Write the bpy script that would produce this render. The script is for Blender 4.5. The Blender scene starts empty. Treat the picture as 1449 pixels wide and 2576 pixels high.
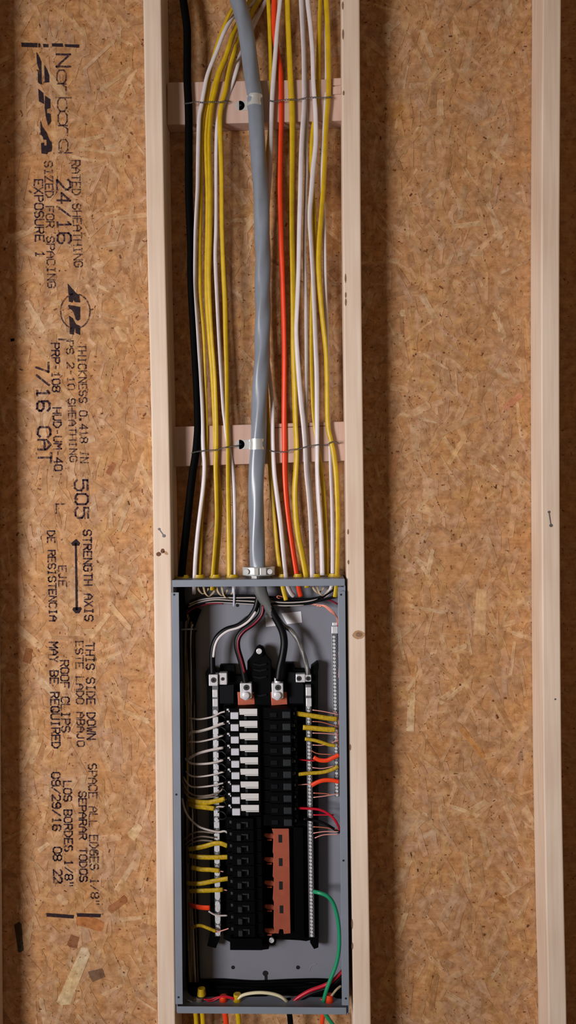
import bpy, math, random
from mathutils import Vector, Matrix
random.seed(7)
SC = bpy.context.scene
COL = SC.collection

# ------------------------------------------------------------------ camera
F_PX, CX, CY = 2170.0, 724.5, 1288.0          # focal length in pixels of the 1449x2576 frame
DIST, CAMZ = 1.80, 1.50                        # camera to stud faces, camera height
YAW, PITCH, ROLL = math.atan(66/2170), math.atan(38/2170), math.radians(0.62)
Fw = Vector((-math.sin(YAW)*math.cos(PITCH), math.cos(YAW)*math.cos(PITCH), -math.sin(PITCH)))
R0 = Fw.cross(Vector((0,0,1))).normalized(); U0 = R0.cross(Fw)
Rt = R0*math.cos(ROLL) - U0*math.sin(ROLL); Up = U0*math.cos(ROLL) + R0*math.sin(ROLL)
CAM = Vector((0, -DIST, CAMZ))
cd = bpy.data.cameras.new('camera'); cam = bpy.data.objects.new('camera', cd); COL.objects.link(cam)
cam.matrix_world = Matrix((( Rt.x, Up.x, -Fw.x, CAM.x),(Rt.y, Up.y, -Fw.y, CAM.y),(Rt.z, Up.z, -Fw.z, CAM.z),(0,0,0,1)))
cd.sensor_fit = 'VERTICAL'; cd.sensor_height = 36.0; cd.lens = 36.0*F_PX/2576.0; cd.clip_start = 0.05
SC.camera = cam

# ------------------------------------------------------------------ world, light, exposure
w = bpy.data.worlds.new('world'); SC.world = w; w.use_nodes = True
w.node_tree.nodes['Background'].inputs[0].default_value = (1.0, 0.68, 0.42, 1)
w.node_tree.nodes['Background'].inputs[1].default_value = 0.15
def area(name, loc, target, sx, sy, power, col):
    l = bpy.data.lights.new(name, 'AREA'); l.shape = 'RECTANGLE'; l.size = sx; l.size_y = sy; l.energy = power; l.color = col; l.spread = math.radians(72)
    o = bpy.data.objects.new(name, l); COL.objects.link(o); o.location = loc
    o.rotation_euler = (Vector(target)-Vector(loc)).to_track_quat('-Z', 'Y').to_euler(); return o
area('doorway_daylight', (-2.75, -3.20, 1.42), (-0.12, 0, 1.33), 1.15, 1.2, 29.5, (1.0, 0.955, 0.955))
SC.view_settings.view_transform = 'Standard'; SC.view_settings.look = 'None'
SC.view_settings.gamma = 1.0; SC.view_settings.use_curve_mapping = False
SC.view_settings.exposure = 0.0

# ------------------------------------------------------------------ helpers
def at(px, py, Y):
    d = Fw*F_PX + Rt*(px-CX) - Up*(py-CY)
    return CAM + d*((Y-CAM.y)/d.y)
def mm(px, Y=0.0): return px*(DIST+Y)/F_PX
def lin(c):
    c = c/255.0
    return c/12.92 if c <= 0.04045 else ((c+0.055)/1.055)**2.4
def rgb(r, g, b): return (lin(r), lin(g), lin(b), 1)

def mat(name, c, rough=0.5, metal=0.0, var=0.0, scale=40, stretch=(1,1,1), bump=0.0, c2=None, spec=0.5, coat=0.0):
    m = bpy.data.materials.new(name); m.use_nodes = True; nt = m.node_tree; b = nt.nodes['Principled BSDF']
    b.inputs['Base Color'].default_value = c; b.inputs['Roughness'].default_value = rough
    b.inputs['Metallic'].default_value = metal; b.inputs['Specular IOR Level'].default_value = spec
    b.inputs['Coat Weight'].default_value = coat
    if var or c2 or bump:
        tc = nt.nodes.new('ShaderNodeTexCoord'); mp = nt.nodes.new('ShaderNodeMapping'); mp.inputs['Scale'].default_value = stretch
        nz = nt.nodes.new('ShaderNodeTexNoise'); nz.inputs['Scale'].default_value = scale; nz.inputs['Detail'].default_value = 5
        nt.links.new(tc.outputs['Object'], mp.inputs[0]); nt.links.new(mp.outputs[0], nz.inputs['Vector'])
        if var or c2:
            rp = nt.nodes.new('ShaderNodeValToRGB')
            rp.color_ramp.elements[0].position = 0.33; rp.color_ramp.elements[1].position = 0.68
            rp.color_ramp.elements[0].color = c2 if c2 else tuple(x*(1-var) for x in c[:3])+(1,)
            rp.color_ramp.elements[1].color = c
            nt.links.new(nz.outputs[0], rp.inputs[0]); nt.links.new(rp.outputs[0], b.inputs['Base Color'])
        if bump:
            bp = nt.nodes.new('ShaderNodeBump'); bp.inputs['Strength'].default_value = bump; bp.inputs['Distance'].default_value = 0.001
            nt.links.new(nz.outputs[0], bp.inputs['Height']); nt.links.new(bp.outputs[0], b.inputs['Normal'])
    return m

def pine(name, light, dark):
    m = bpy.data.materials.new(name); m.use_nodes = True; nt = m.node_tree; b = nt.nodes['Principled BSDF']
    b.inputs['Roughness'].default_value = 0.62; b.inputs['Specular IOR Level'].default_value = 0.3
    L = nt.links.new
    tc = nt.nodes.new('ShaderNodeTexCoord')
    def noise(sx, sy, sz, scale, det):
        mp = nt.nodes.new('ShaderNodeMapping'); mp.inputs['Scale'].default_value = (sx, sy, sz)
        nz = nt.nodes.new('ShaderNodeTexNoise'); nz.inputs['Scale'].default_value = scale; nz.inputs['Detail'].default_value = det
        L(tc.outputs['Object'], mp.inputs[0]); L(mp.outputs[0], nz.inputs['Vector']); return nz
    n1 = noise(1, 1, 0.035, 130, 4); n2 = noise(1, 1, 0.35, 9, 3)
    mx = nt.nodes.new('ShaderNodeMath'); mx.operation = 'MULTIPLY_ADD'; mx.inputs[1].default_value = 0.45
    L(n1.outputs[0], mx.inputs[0])
    m2 = nt.nodes.new('ShaderNodeMath'); m2.operation = 'MULTIPLY'; m2.inputs[1].default_value = 0.55
    L(n2.outputs[0], m2.inputs[0]); L(m2.outputs[0], mx.inputs[2])
    rp = nt.nodes.new('ShaderNodeValToRGB'); rp.color_ramp.elements[0].position = 0.36; rp.color_ramp.elements[1].position = 0.62
    rp.color_ramp.elements[0].color = dark; rp.color_ramp.elements[1].color = light
    L(mx.outputs[0], rp.inputs[0]); L(rp.outputs[0], b.inputs['Base Color'])
    bp = nt.nodes.new('ShaderNodeBump'); bp.inputs['Strength'].default_value = 0.15; bp.inputs['Distance'].default_value = 0.0006
    L(n1.outputs[0], bp.inputs['Height']); L(bp.outputs[0], b.inputs['Normal'])
    return m

def osb_mat(name):
    """colour per strand from the 'tint' attribute, grain along each strand from its UV"""
    m = bpy.data.materials.new(name); m.use_nodes = True; nt = m.node_tree; b = nt.nodes['Principled BSDF']; L = nt.links.new
    b.inputs['Roughness'].default_value = 0.7; b.inputs['Specular IOR Level'].default_value = 0.25
    at_ = nt.nodes.new('ShaderNodeAttribute'); at_.attribute_name = 'tint'
    uv = nt.nodes.new('ShaderNodeUVMap'); mp = nt.nodes.new('ShaderNodeMapping'); mp.inputs['Scale'].default_value = (25, 420, 1)
    nz = nt.nodes.new('ShaderNodeTexNoise'); nz.inputs['Scale'].default_value = 1.0; nz.inputs['Detail'].default_value = 4
    L(uv.outputs[0], mp.inputs[0]); L(mp.outputs[0], nz.inputs['Vector'])
    tc = nt.nodes.new('ShaderNodeTexCoord')
    bl = nt.nodes.new('ShaderNodeTexNoise'); bl.inputs['Scale'].default_value = 55; bl.inputs['Detail'].default_value = 6; bl.inputs['Roughness'].default_value = 0.65
    L(tc.outputs['Object'], bl.inputs['Vector'])
    rp = nt.nodes.new('ShaderNodeValToRGB'); rp.color_ramp.elements[0].position = 0.3; rp.color_ramp.elements[1].position = 0.7
    rp.color_ramp.elements[0].color = (0.88, 0.85, 0.82, 1); rp.color_ramp.elements[1].color = (1.08, 1.08, 1.08, 1)
    L(nz.outputs[0], rp.inputs[0])
    r2 = nt.nodes.new('ShaderNodeValToRGB'); r2.color_ramp.elements[0].position = 0.34; r2.color_ramp.elements[1].position = 0.62
    r2.color_ramp.elements[0].color = (0.66, 0.57, 0.47, 1); r2.color_ramp.elements[1].color = (1.03, 1.04, 1.05, 1)
    L(bl.outputs[0], r2.inputs[0])
    a = nt.nodes.new('ShaderNodeMix'); a.data_type = 'RGBA'; a.blend_type = 'MULTIPLY'; a.inputs[0].default_value = 1
    L(at_.outputs['Color'], a.inputs[6]); L(rp.outputs[0], a.inputs[7])
    c = nt.nodes.new('ShaderNodeMix'); c.data_type = 'RGBA'; c.blend_type = 'MULTIPLY'; c.inputs[0].default_value = 1
    L(a.outputs[2], c.inputs[6]); L(r2.outputs[0], c.inputs[7])
    dn = nt.nodes.new('ShaderNodeTexNoise'); dn.inputs['Scale'].default_value = 11; dn.inputs['Detail'].default_value = 3
    L(tc.outputs['Object'], dn.inputs['Vector'])
    r4 = nt.nodes.new('ShaderNodeValToRGB'); r4.color_ramp.elements[0].position = 0.38; r4.color_ramp.elements[1].position = 0.62
    r4.color_ramp.elements[0].color = (0.98, 0.98, 0.84, 1); r4.color_ramp.elements[1].color = (0.92, 1.0, 1.06, 1)
    L(dn.outputs[0], r4.inputs[0])
    e = nt.nodes.new('ShaderNodeMix'); e.data_type = 'RGBA'; e.blend_type = 'MULTIPLY'; e.inputs[0].default_value = 1
    L(c.outputs[2], e.inputs[6]); L(r4.outputs[0], e.inputs[7]); c = e
    # small bark specks
    vo = nt.nodes.new('ShaderNodeTexNoise'); vo.inputs['Scale'].default_value = 150; vo.inputs['Detail'].default_value = 2
    L(tc.outputs['Object'], vo.inputs['Vector'])
    r3 = nt.nodes.new('ShaderNodeValToRGB'); r3.color_ramp.elements[0].position = 0.27; r3.color_ramp.elements[1].position = 0.33
    r3.color_ramp.elements[0].color = (0.35, 0.22, 0.13, 1); r3.color_ramp.elements[1].color = (1, 1, 1, 1)
    L(vo.outputs[0], r3.inputs[0])
    d = nt.nodes.new('ShaderNodeMix'); d.data_type = 'RGBA'; d.blend_type = 'MULTIPLY'; d.inputs[0].default_value = 1
    L(c.outputs[2], d.inputs[6]); L(r3.outputs[0], d.inputs[7]); L(d.outputs[2], b.inputs['Base Color'])
    bp = nt.nodes.new('ShaderNodeBump'); bp.inputs['Strength'].default_value = 0.12; bp.inputs['Distance'].default_value = 0.0004
    L(nz.outputs[0], bp.inputs['Height']); L(bp.outputs[0], b.inputs['Normal'])
    return m

def ink_mat(name, c, lo, hi):
    """stamped ink that breaks up over the wood"""
    m = bpy.data.materials.new(name); m.use_nodes = True; nt = m.node_tree; b = nt.nodes['Principled BSDF']; L = nt.links.new
    b.inputs['Base Color'].default_value = c; b.inputs['Roughness'].default_value = 0.8; b.inputs['Specular IOR Level'].default_value = 0.1
    tc = nt.nodes.new('ShaderNodeTexCoord'); nz = nt.nodes.new('ShaderNodeTexNoise'); nz.inputs['Scale'].default_value = 190; nz.inputs['Detail'].default_value = 5
    L(tc.outputs['Object'], nz.inputs['Vector'])
    mr = nt.nodes.new('ShaderNodeMapRange'); mr.inputs[1].default_value = 0.35; mr.inputs[2].default_value = 0.55
    mr.inputs[3].default_value = lo; mr.inputs[4].default_value = hi
    L(nz.outputs[0], mr.inputs[0]); L(mr.outputs[0], b.inputs['Alpha'])
    return m

M = dict(
    pine=pine('pine_stud', rgb(230,212,194), rgb(212,188,166)), pine_b=pine('pine_block', rgb(206,178,164), rgb(184,150,134)),
    knot=mat('knot', rgb(120,72,40), 0.7, var=0.5, scale=400), knot2=mat('knot_ring', rgb(184,144,108), 0.7, var=0.2, scale=300), wane=mat('bark_wane', rgb(150,116,88), 0.9, var=0.4, scale=300),
    osb=osb_mat('strand_board'), pencil=mat('staple_steel', rgb(110,104,106), 0.5, 0.4),
    ink=ink_mat('stamp_ink', rgb(52,38,52), 0.25, 0.95), ink3=ink_mat('stamp_ink_heavy', rgb(44,34,40), 0.72, 1.0), ink2=ink_mat('stamp_ink_faint', rgb(66,48,56), 0.12, 0.8),
    floor=mat('concrete', rgb(120,114,106), 0.9, var=0.3, scale=8, bump=0.3),
    yellow=mat('yellow_sheath', rgb(206,170,12), 0.42, var=0.18, scale=60), yellow2=mat('yellow_sleeve', rgb(196,162,16), 0.5, var=0.4, scale=220),
    white=mat('white_sheath', rgb(214,206,208), 0.4, var=0.1, scale=50), cream=mat('cream_wire', rgb(226,218,180), 0.4, var=0.1),
    wwire=mat('white_wire', rgb(196,186,182), 0.4, var=0.15), dimwire=mat('dull_brown_wire', rgb(128,114,100), 0.6, var=0.4, scale=60),  # dimwire: dull brown base with noise variation
    orange=mat('orange_sheath', rgb(236,66,22), 0.4, var=0.12, scale=60), red=mat('red_wire', rgb(190,18,44), 0.35), dred=mat('dark_red_stripe', rgb(120,14,40), 0.35),
    pinkw=mat('copper_pink', rgb(232,160,148), 0.35, 0.25),
    black=mat('black_sheath', rgb(3,3,3), 0.7, spec=0.05), bwire=mat('black_wire', rgb(4,5,8), 0.42, spec=0.22),
    gray=mat('gray_cable', rgb(128,136,148), 0.3, var=0.12, scale=30), gray_d=mat('gray_cable_shaded', rgb(92,94,94), 0.5, var=0.15),  # gray_d: the same cable grey, darkened for the shade inside the panel
    alu=mat('bare_strand', rgb(150,150,150), 0.35, 0.7, var=0.3, scale=200), copper=mat('bare_copper', rgb(222,128,98), 0.3, 0.45),
    steel=mat('galvanised_steel', rgb(222,226,226), 0.25, 0.5, var=0.12, scale=90), wire=mat('tie_wire_steel', rgb(120,118,118), 0.35, 0.85),
    paint=mat('panel_gray_paint', rgb(128,136,150), 0.42, var=0.06, scale=20), paint2=mat('panel_back_paint', rgb(126,128,138), 0.3, var=0.08, scale=12),
    hole=mat('hole_dark', rgb(8,8,10), 0.9), plas=mat('black_plastic', rgb(2,2,3), 0.6, spec=0.06), plas2=mat('charcoal_plastic', rgb(12,13,19), 0.6, spec=0.1),
    handle=mat('handle_grey', rgb(38,42,46), 0.5, spec=0.15), lab=mat('label_white', rgb(206,206,206), 0.5, var=0.06, scale=200), btn=mat('button_white', rgb(196,198,208), 0.4),
    tinbar=mat('terminal_bar_metal', rgb(120,122,126), 0.4, 0.6, var=0.3, scale=120),
    tin=mat('tinned_metal', rgb(232,234,240), 0.3, 0.35, var=0.15, scale=150), tin_d=mat('tinned_metal_slot', rgb(70,72,76), 0.4, 0.6),
    cub=mat('copper_bus', rgb(196,104,80), 0.42, 0.55, var=0.15, scale=40), green=mat('green_wire', rgb(24,142,98), 0.4),
    jute=mat('paper_filler', rgb(186,164,132), 0.9, var=0.3, scale=150), label=mat('sticker_paper', rgb(236,236,242), 0.6, var=0.05),
    tie=mat('nylon_tie', rgb(170,176,190), 0.4), glass=mat('marker', rgb(30,24,20), 0.8), num=mat('moulded_number', rgb(120,124,110), 0.6),
)

class MB:
    def __init__(s): s.v = []; s.f = []; s.smooth = False
    def add(s, vs, fs):
        n = len(s.v); s.v += [tuple(x) for x in vs]; s.f += [tuple(i+n for i in f) for f in fs]
    def box(s, c, sx, sy, sz, rot=0.0):
        c = Vector(c); vs = []
        cr, sr = math.cos(rot), math.sin(rot)
        for x, y, z in ((-1,-1,-1),(1,-1,-1),(1,1,-1),(-1,1,-1),(-1,-1,1),(1,-1,1),(1,1,1),(-1,1,1)):
            X, Z = x*sx/2, z*sz/2
            vs.append(c+Vector((X*cr-Z*sr, y*sy/2, X*sr+Z*cr)))
        s.add(vs, [(3,2,1,0),(4,5,6,7),(0,1,5,4),(1,2,6,5),(2,3,7,6),(3,0,4,7)]); return s
    def pb(s, x0, y0, x1, y1, Yf, Yb, rot=0.0):
        """box whose front face (plane Yf) covers the given rectangle, reaching back to Yb"""
        c = at((x0+x1)/2, (y0+y1)/2, Yf)
        return s.box((c.x, (Yf+Yb)/2, c.z), mm(abs(x1-x0), Yf), abs(Yb-Yf), mm(abs(y1-y0), Yf), rot)
    def prism(s, pts, Yf, Yb):
        """polygon (points at plane Yf) extruded to Yb"""
        P = [at(x, y, Yf) for x, y in pts]; n = len(P)
        s.add(P+[Vector((p.x, Yb, p.z)) for p in P], [tuple(range(n))]+[tuple(range(2*n-1, n-1, -1))]+[(i, i+n, (i+1)%n+n, (i+1)%n) for i in range(n)]); return s
    def cyl(s, c, r, h, axis='Y', n=16, r2=None):
        c = Vector(c); r2 = r if r2 is None else r2; vs = []
        for k, rr in ((-1, r), (1, r2)):
            for i in range(n):
                a = 2*math.pi*i/n; u, v = rr*math.cos(a), rr*math.sin(a)
                vs.append(c + (Vector((u, k*h/2, v)) if axis == 'Y' else Vector((u, v, k*h/2)) if axis == 'Z' else Vector((k*h/2, u, v))))
        fs = [(i, (i+1)%n, (i+1)%n+n, i+n) for i in range(n)] + [tuple(range(n-1,-1,-1)), tuple(range(n, 2*n))]
        s.add(vs, fs); return s
    def build(s, name, m, parent=None, bev=0, smooth=False):
        me = bpy.data.meshes.new(name); me.from_pydata(s.v, [], s.f); me.materials.append(m); me.update()
        if smooth: me.polygons.foreach_set('use_smooth', [True]*len(me.polygons))
        o = bpy.data.objects.new(name, me); COL.objects.link(o)
        if parent is not None:
            o.parent = parent; o.matrix_parent_inverse = Matrix.Translation(parent.location).inverted()
        if bev:
            b = o.modifiers.new('bevel', 'BEVEL'); b.width = bev; b.segments = 2; b.limit_method = 'ANGLE'
        return o
def tag(o, label=None, cat=None, group=None, kind=None):
    if label: o['label'] = label
    if cat: o['category'] = cat
    if group: o['group'] = group
    if kind: o['kind'] = kind
    return o
def empty(name, loc, label=None, cat=None, group=None, kind=None):
    o = bpy.data.objects.new(name, None); COL.objects.link(o); o.location = loc; o.empty_display_size = 0.02
    return tag(o, label, cat, group, kind)

def crom(P, n):
    out = []
    for i in range(len(P)-1):
        p0 = P[max(i-1,0)]; p1 = P[i]; p2 = P[i+1]; p3 = P[min(i+2,len(P)-1)]
        for k in range(n):
            t = k/n
            out.append(0.5*((2*p1)+(p2-p0)*t+(2*p0-5*p1+4*p2-p3)*t*t+(3*p1-p0-3*p2+p3)*t**3))
    out.append(P[-1]); return out
def sweep(mb, pts, wpx, hpx=None, Y=0.045, n=4, seg=10, twist=None, lobes=0.0, world=False, taper=None):
    """tube through image points (x, y[, depth]); wpx, hpx = width and thickness in pixels"""
    P = [Vector(p) for p in pts] if world else [at(p[0], p[1], p[2] if len(p) > 2 else Y) for p in pts]
    P = crom(P, n); N = len(P); hpx = wpx if hpx is None else hpx
    a0, b0 = mm(wpx, Y)/2, mm(hpx, Y)/2
    T = [(P[min(i+1,N-1)]-P[max(i-1,0)]).normalized() for i in range(N)]
    W = T[0].cross(Vector((0,1,0)))
    if W.length < 1e-3: W = T[0].cross(Vector((1,0,0)))
    W.normalize(); vs = []; s_len = 0
    for i in range(N):
        if i: s_len += (P[i]-P[i-1]).length
        W = (W - T[i]*W.dot(T[i])).normalized(); B = T[i].cross(W)
        tw = twist(s_len) if twist else 0.0
        k = taper(i/(N-1)) if taper else 1.0
        for j in range(seg):
            th = 2*math.pi*j/seg
            if lobes: r = a0*(1+lobes*math.cos(3*(th-tw))); u, v = r*math.cos(th), r*math.sin(th)*b0/a0
            else:
                x, y = a0*math.cos(th), b0*math.sin(th); u, v = x*math.cos(tw)-y*math.sin(tw), x*math.sin(tw)+y*math.cos(tw)
            vs.append(P[i]+W*u*k+B*v*k)
    fs = [(i*seg+j, i*seg+(j+1)%seg, (i+1)*seg+(j+1)%seg, (i+1)*seg+j) for i in range(N-1) for j in range(seg)]
    fs += [tuple(range(seg-1,-1,-1)), tuple((N-1)*seg+j for j in range(seg))]
    mb.add(vs, fs); return mb
def cable(name, label, cat, m, pts, w, h=None, Y=0.045, group=None, parent=None, **k):
    o = sweep(MB(), pts, w, h, Y, **k).build(name, m, parent, smooth=True)
    if parent is None: tag(o, label, cat, group)
    elif label: tag(o, label)
    return o
ORD = ['first','second','third','fourth','fifth','sixth','seventh','eighth','ninth','tenth','eleventh','twelfth']

# ------------------------------------------------------------------ setting: floor, sheathing
Z0, Z1 = 0.0, 2.72
XL, XR = -1.45, 0.95
fl = MB().box(((XL+XR)/2, -1.1, -0.04), 3.4, 2.8, 0.08).build('floor', M['floor']); tag(fl, 'bare grey concrete floor under the framed wall', kind='structure')

OY = 0.089
def tinted(name, polys, m, parent=None):
    """polys: list of (corners[(x,z)], y_front, colour, u_dir); thin chips standing proud of the sheet"""
    vs, fs, cols, uvs = [], [], [], []
    for pts, yf, c, ang in polys:
        n = len(vs); k = len(pts); cx = sum(p[0] for p in pts)/k; cz = sum(p[1] for p in pts)/k
        ca, sa = math.cos(ang), math.sin(ang); off = (random.random()*50, random.random()*50)
        fr = [(x, yf, z) for x, z in pts]; bk = [(x, OY+0.0006, z) for x, z in pts]
        vs += fr+bk; fs.append(tuple(range(n, n+k))); 
        for i in range(k): fs.append((n+i, n+k+i, n+k+(i+1)%k, n+(i+1)%k))
        uv = [((x-cx)*ca+(z-cz)*sa+off[0], -(x-cx)*sa+(z-cz)*ca+off[1]) for x, z in pts]
        uvs += uv; cols += [c]*k
        for i in range(k):
            j = (i+1)%k; uvs += [uv[i], uv[i], uv[j], uv[j]]; cols += [c]*4
    me = bpy.data.meshes.new(name); me.from_pydata(vs, [], fs); me.materials.append(m)
    ca = me.color_attributes.new('tint', 'FLOAT_COLOR', 'CORNER'); ca.data.foreach_set('color', [x for c in cols for x in c])
    ul = me.uv_layers.new(name='UVMap'); ul.data.foreach_set('uv', [x for u in uvs for x in u])
    me.update(); me.validate()
    o = bpy.data.objects.new(name, me); COL.objects.link(o); o.parent = parent
    return o
wall = MB().box(((XL+XR)/2, OY+0.0062, (Z0+Z1)/2), XR-XL, 0.0112, Z1-Z0).build('wall_back', M['osb'])
ca = wall.data.color_attributes.new('tint', 'FLOAT_COLOR', 'CORNER'); ca.data.foreach_set('color', list(rgb(196,146,104))*len(wall.data.loops))
wall.data.uv_layers.new(name='UVMap')
tag(wall, 'oriented strand board sheathing stamped with grading text', kind='structure')
PAL = [(206,160,116),(200,150,108),(208,160,126),(190,140,96),(214,170,130),(196,146,92),(202,152,118),(184,134,90),(204,156,104),(210,164,128),(198,148,112),(218,182,144),(176,124,82)]
def chip(cx, cz, ln, wd, ang):
    ca, sa = math.cos(ang), math.sin(ang); P = []
    for u, v in ((-.5,-.5),(.5,-.45),(.54,0),(.5,.45),(-.5,.5),(-.54,.1)):
        u *= 1+random.uniform(-.08,.08); v *= 1+random.uniform(-.25,.15)
        P.append((cx+u*ln*ca-v*wd*sa, cz+u*ln*sa+v*wd*ca))
    return P
polys = []
for i in range(6200):
    x, z = random.uniform(-0.92, 0.52), random.uniform(0.30, 2.72)
    ln, wd = random.uniform(0.022, 0.085), random.uniform(0.005, 0.018)
    ang = math.pi/2 + random.gauss(0, 0.75)
    c = random.choice(PAL); c = [q*0.55+g*0.45 for q, g in zip(c, (190,150,116))]; k = random.uniform(0.96, 1.04); c = rgb(min(255,c[0]*k), min(255,c[1]*k), min(255,c[2]*k))
    P = chip(x, z, ln, wd, ang)
    polys.append((P[::-1], OY-0.0001-random.random()*0.00014, c, ang))
o = tinted('strand_mat', polys, M['osb'], wall); tag(o, 'pressed mat of small overlapping wood strands', kind='stuff')
specks = []
for i in range(620):
    x, z = random.uniform(-0.92, 0.52), random.uniform(0.30, 2.68)
    ang = random.uniform(0, math.pi); s_ = random.choice((0.0016, 0.002, 0.0026, 0.004))
    k = random.random(); c = rgb(96+60*k, 58+42*k, 34+28*k)
    specks.append((chip(x, z, s_*random.uniform(1,2.4), s_, ang)[::-1], OY-0.0004, c, ang))
o = tinted('bark_specks', specks, M['osb'], wall); tag(o, 'tiny dark bark specks in the board', kind='stuff')
# strands large enough to pick out in the photograph
BIG = [((188,2458),150,32,66,(222,196,158)),((184,2368),30,24,70,(140,88,54)),((226,2322),66,32,-20,(186,116,64)),((296,2276),52,22,38,(158,100,62)),
 ((1078,770),66,16,-60,(214,180,148)),((1188,1868),90,14,-52,(196,134,76)),((1034,1790),92,20,88,(220,186,146)),((1208,1540),110,30,86,(222,178,132)),
 ((300,1550),80,16,-50,(216,176,138)),((130,1740),90,16,-48,(216,178,140)),((330,545),90,14,5,(208,168,132)),((282,615),60,12,8,(206,164,130)),
 ((248,140),110,10,42,(208,170,136)),((290,200),90,12,35,(206,168,128)),((1240,300),70,14,20,(208,156,110)),((1130,420),60,10,80,(160,118,78)),
 ((1075,110),70,12,-70,(206,170,140)),((1210,910),16,50,20,(198,144,96)),((1150,1130),80,12,60,(214,174,132)),((1290,1010),50,18,40,(202,136,108)),
 ((1060,1030),44,22,30,(212,170,134)),((990,1170),60,16,75,(198,136,96)),((1170,2040),70,10,-20,(220,184,146)),((1080,2210),46,10,50,(188,140,96)),
 ((1260,2260),36,14,-40,(170,116,70)),((1010,2330),70,14,70,(216,178,136)),((1250,2480),80,18,-35,(196,150,98)),((70,1650),36,22,80,(150,92,48)),
 ((30,560),50,20,85,(172,116,72)),((230,860),26,10,-45,(222,176,146)),((49,2358),72,19,-86,(48,40,30)),((243,2452),34,26,20,(118,86,66)),
 ((320,960),50,14,75,(182,124,76)),((1000,280),40,20,45,(188,138,80)),((280,1180),30,16,60,(168,106,70)),((340,2090),40,26,50,(220,184,140)),
 ((1320,1560),60,18,60,(214,160,112)),((980,2070),60,10,80,(214,176,130)),((1130,2400),50,12,30,(186,130,80)),((610,430),14,60,20,(186,134,92)),((600,800),40,16,70,(196,146,98)),((640,620),60,14,80,(194,142,98))]
for (p, ln, wd, deg, c) in BIG:
    q = at(p[0], p[1], OY); a = math.radians(deg)
    o = tinted('strand', [(chip(q.x, q.z, mm(ln, OY), mm(wd, OY), a)[::-1], OY-0.00035, rgb(*[q*0.85+g*0.15 for q, g in zip(c, (190,150,116))]), a)], M['osb'], wall)

# stamped lettering -------------------------------------------------
O_ = "10 01 05 16 36 45 41 30 10"
G = {'A':"00 04 26 44 40/03 43",'B':"00 06 36 45 44 33 03/33 42 41 30 00",'C':"45 36 16 05 01 10 30 41",'D':"00 06 26 44 42 20 00",'E':"46 06 00 40/03 33",
'F':"46 06 00/03 33",'G':"45 36 16 05 01 10 30 41 43 23",'H':"00 06/40 46/03 43",'I':"10 30/20 26/16 36",'J':"36 31 20 10 01",'K':"00 06/46 03 40",'L':"06 00 40",
'M':"00 06 23 46 40",'N':"00 06 40 46",'O':O_,'P':"00 06 36 45 44 33 03",'Q':O_+"/22 40",'R':"00 06 36 45 44 33 03/23 40",'S':"45 36 16 05 04 13 33 42 41 30 10 01",
'T':"06 46/20 26",'U':"06 01 10 30 41 46",'V':"06 20 46",'W':"06 10 23 30 46",'X':"00 46/06 40",'Y':"06 23 46/23 20",'Z':"06 46 00 40",
'0':O_,'1':"15 26 20/10 30",'2':"05 16 36 45 44 00 40",'4':"30 36 02 42",'5':"46 06 04 34 43 41 30 10 01",'6':"45 36 16 05 01 10 30 41 42 33 13 02",'7':"06 46 20",
'8':"13 04 05 16 36 45 44 33 13 02 01 10 30 41 42 33",'9':"01 10 30 41 45 36 16 05 04 13 33 44",'/':"00 46",'-':"13 33",'.':"10 11 21 20 10",'"':"16 14/36 34",
'n':"00 04/03 14 34 43 40",'o':"10 01 03 14 34 43 41 30 10",'r':"00 04/02 14 34",'b':"06 00/01 10 30 41 43 34 14 03",'d':"46 40/43 34 14 03 01 10 30 41"}
IY = OY-0.0007
def qstroke(mb, a, b, wpx, Y=IY):
    a, b = at(a[0], a[1], Y), at(b[0], b[1], Y); d = (b-a); 
    if d.length < 1e-6: return
    d.normalize(); nrm = Vector((-d.z, 0, d.x))*mm(wpx, Y)/2; e = d*mm(wpx, Y)*0.4
    mb.add([a-e+nrm, b+e+nrm, b+e-nrm, a-e-nrm], [(0,1,2,3)])
def stamp(text, xb, cap, y0, y1, sw=2.6, m='ink', slope=0.026, fill=0.74, wob=0.35):
    """rotated line: reads down the picture, letter tops towards +x"""
    mb = MB(); n = len(text); adv = (y1-y0)/n; cw = adv*fill
    for i, ch in enumerate(text):
        if ch not in G: continue
        for pl in G[ch].split('/'):
            pp = [(int(t[0])/4, int(t[1])/6) for t in pl.split()]
            qq = [(xb+slope*(y0+i*adv-y0)+v*cap+random.uniform(-wob,wob), y0+i*adv+u*cw+random.uniform(-wob,wob)) for u, v in pp]
            for a, b in zip(qq, qq[1:]): qstroke(mb, a, b, sw*1.3)
    o = mb.build('stamped_lettering', M[m], wall); return tag(o, 'stamped dark lettering reading '+text)
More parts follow.
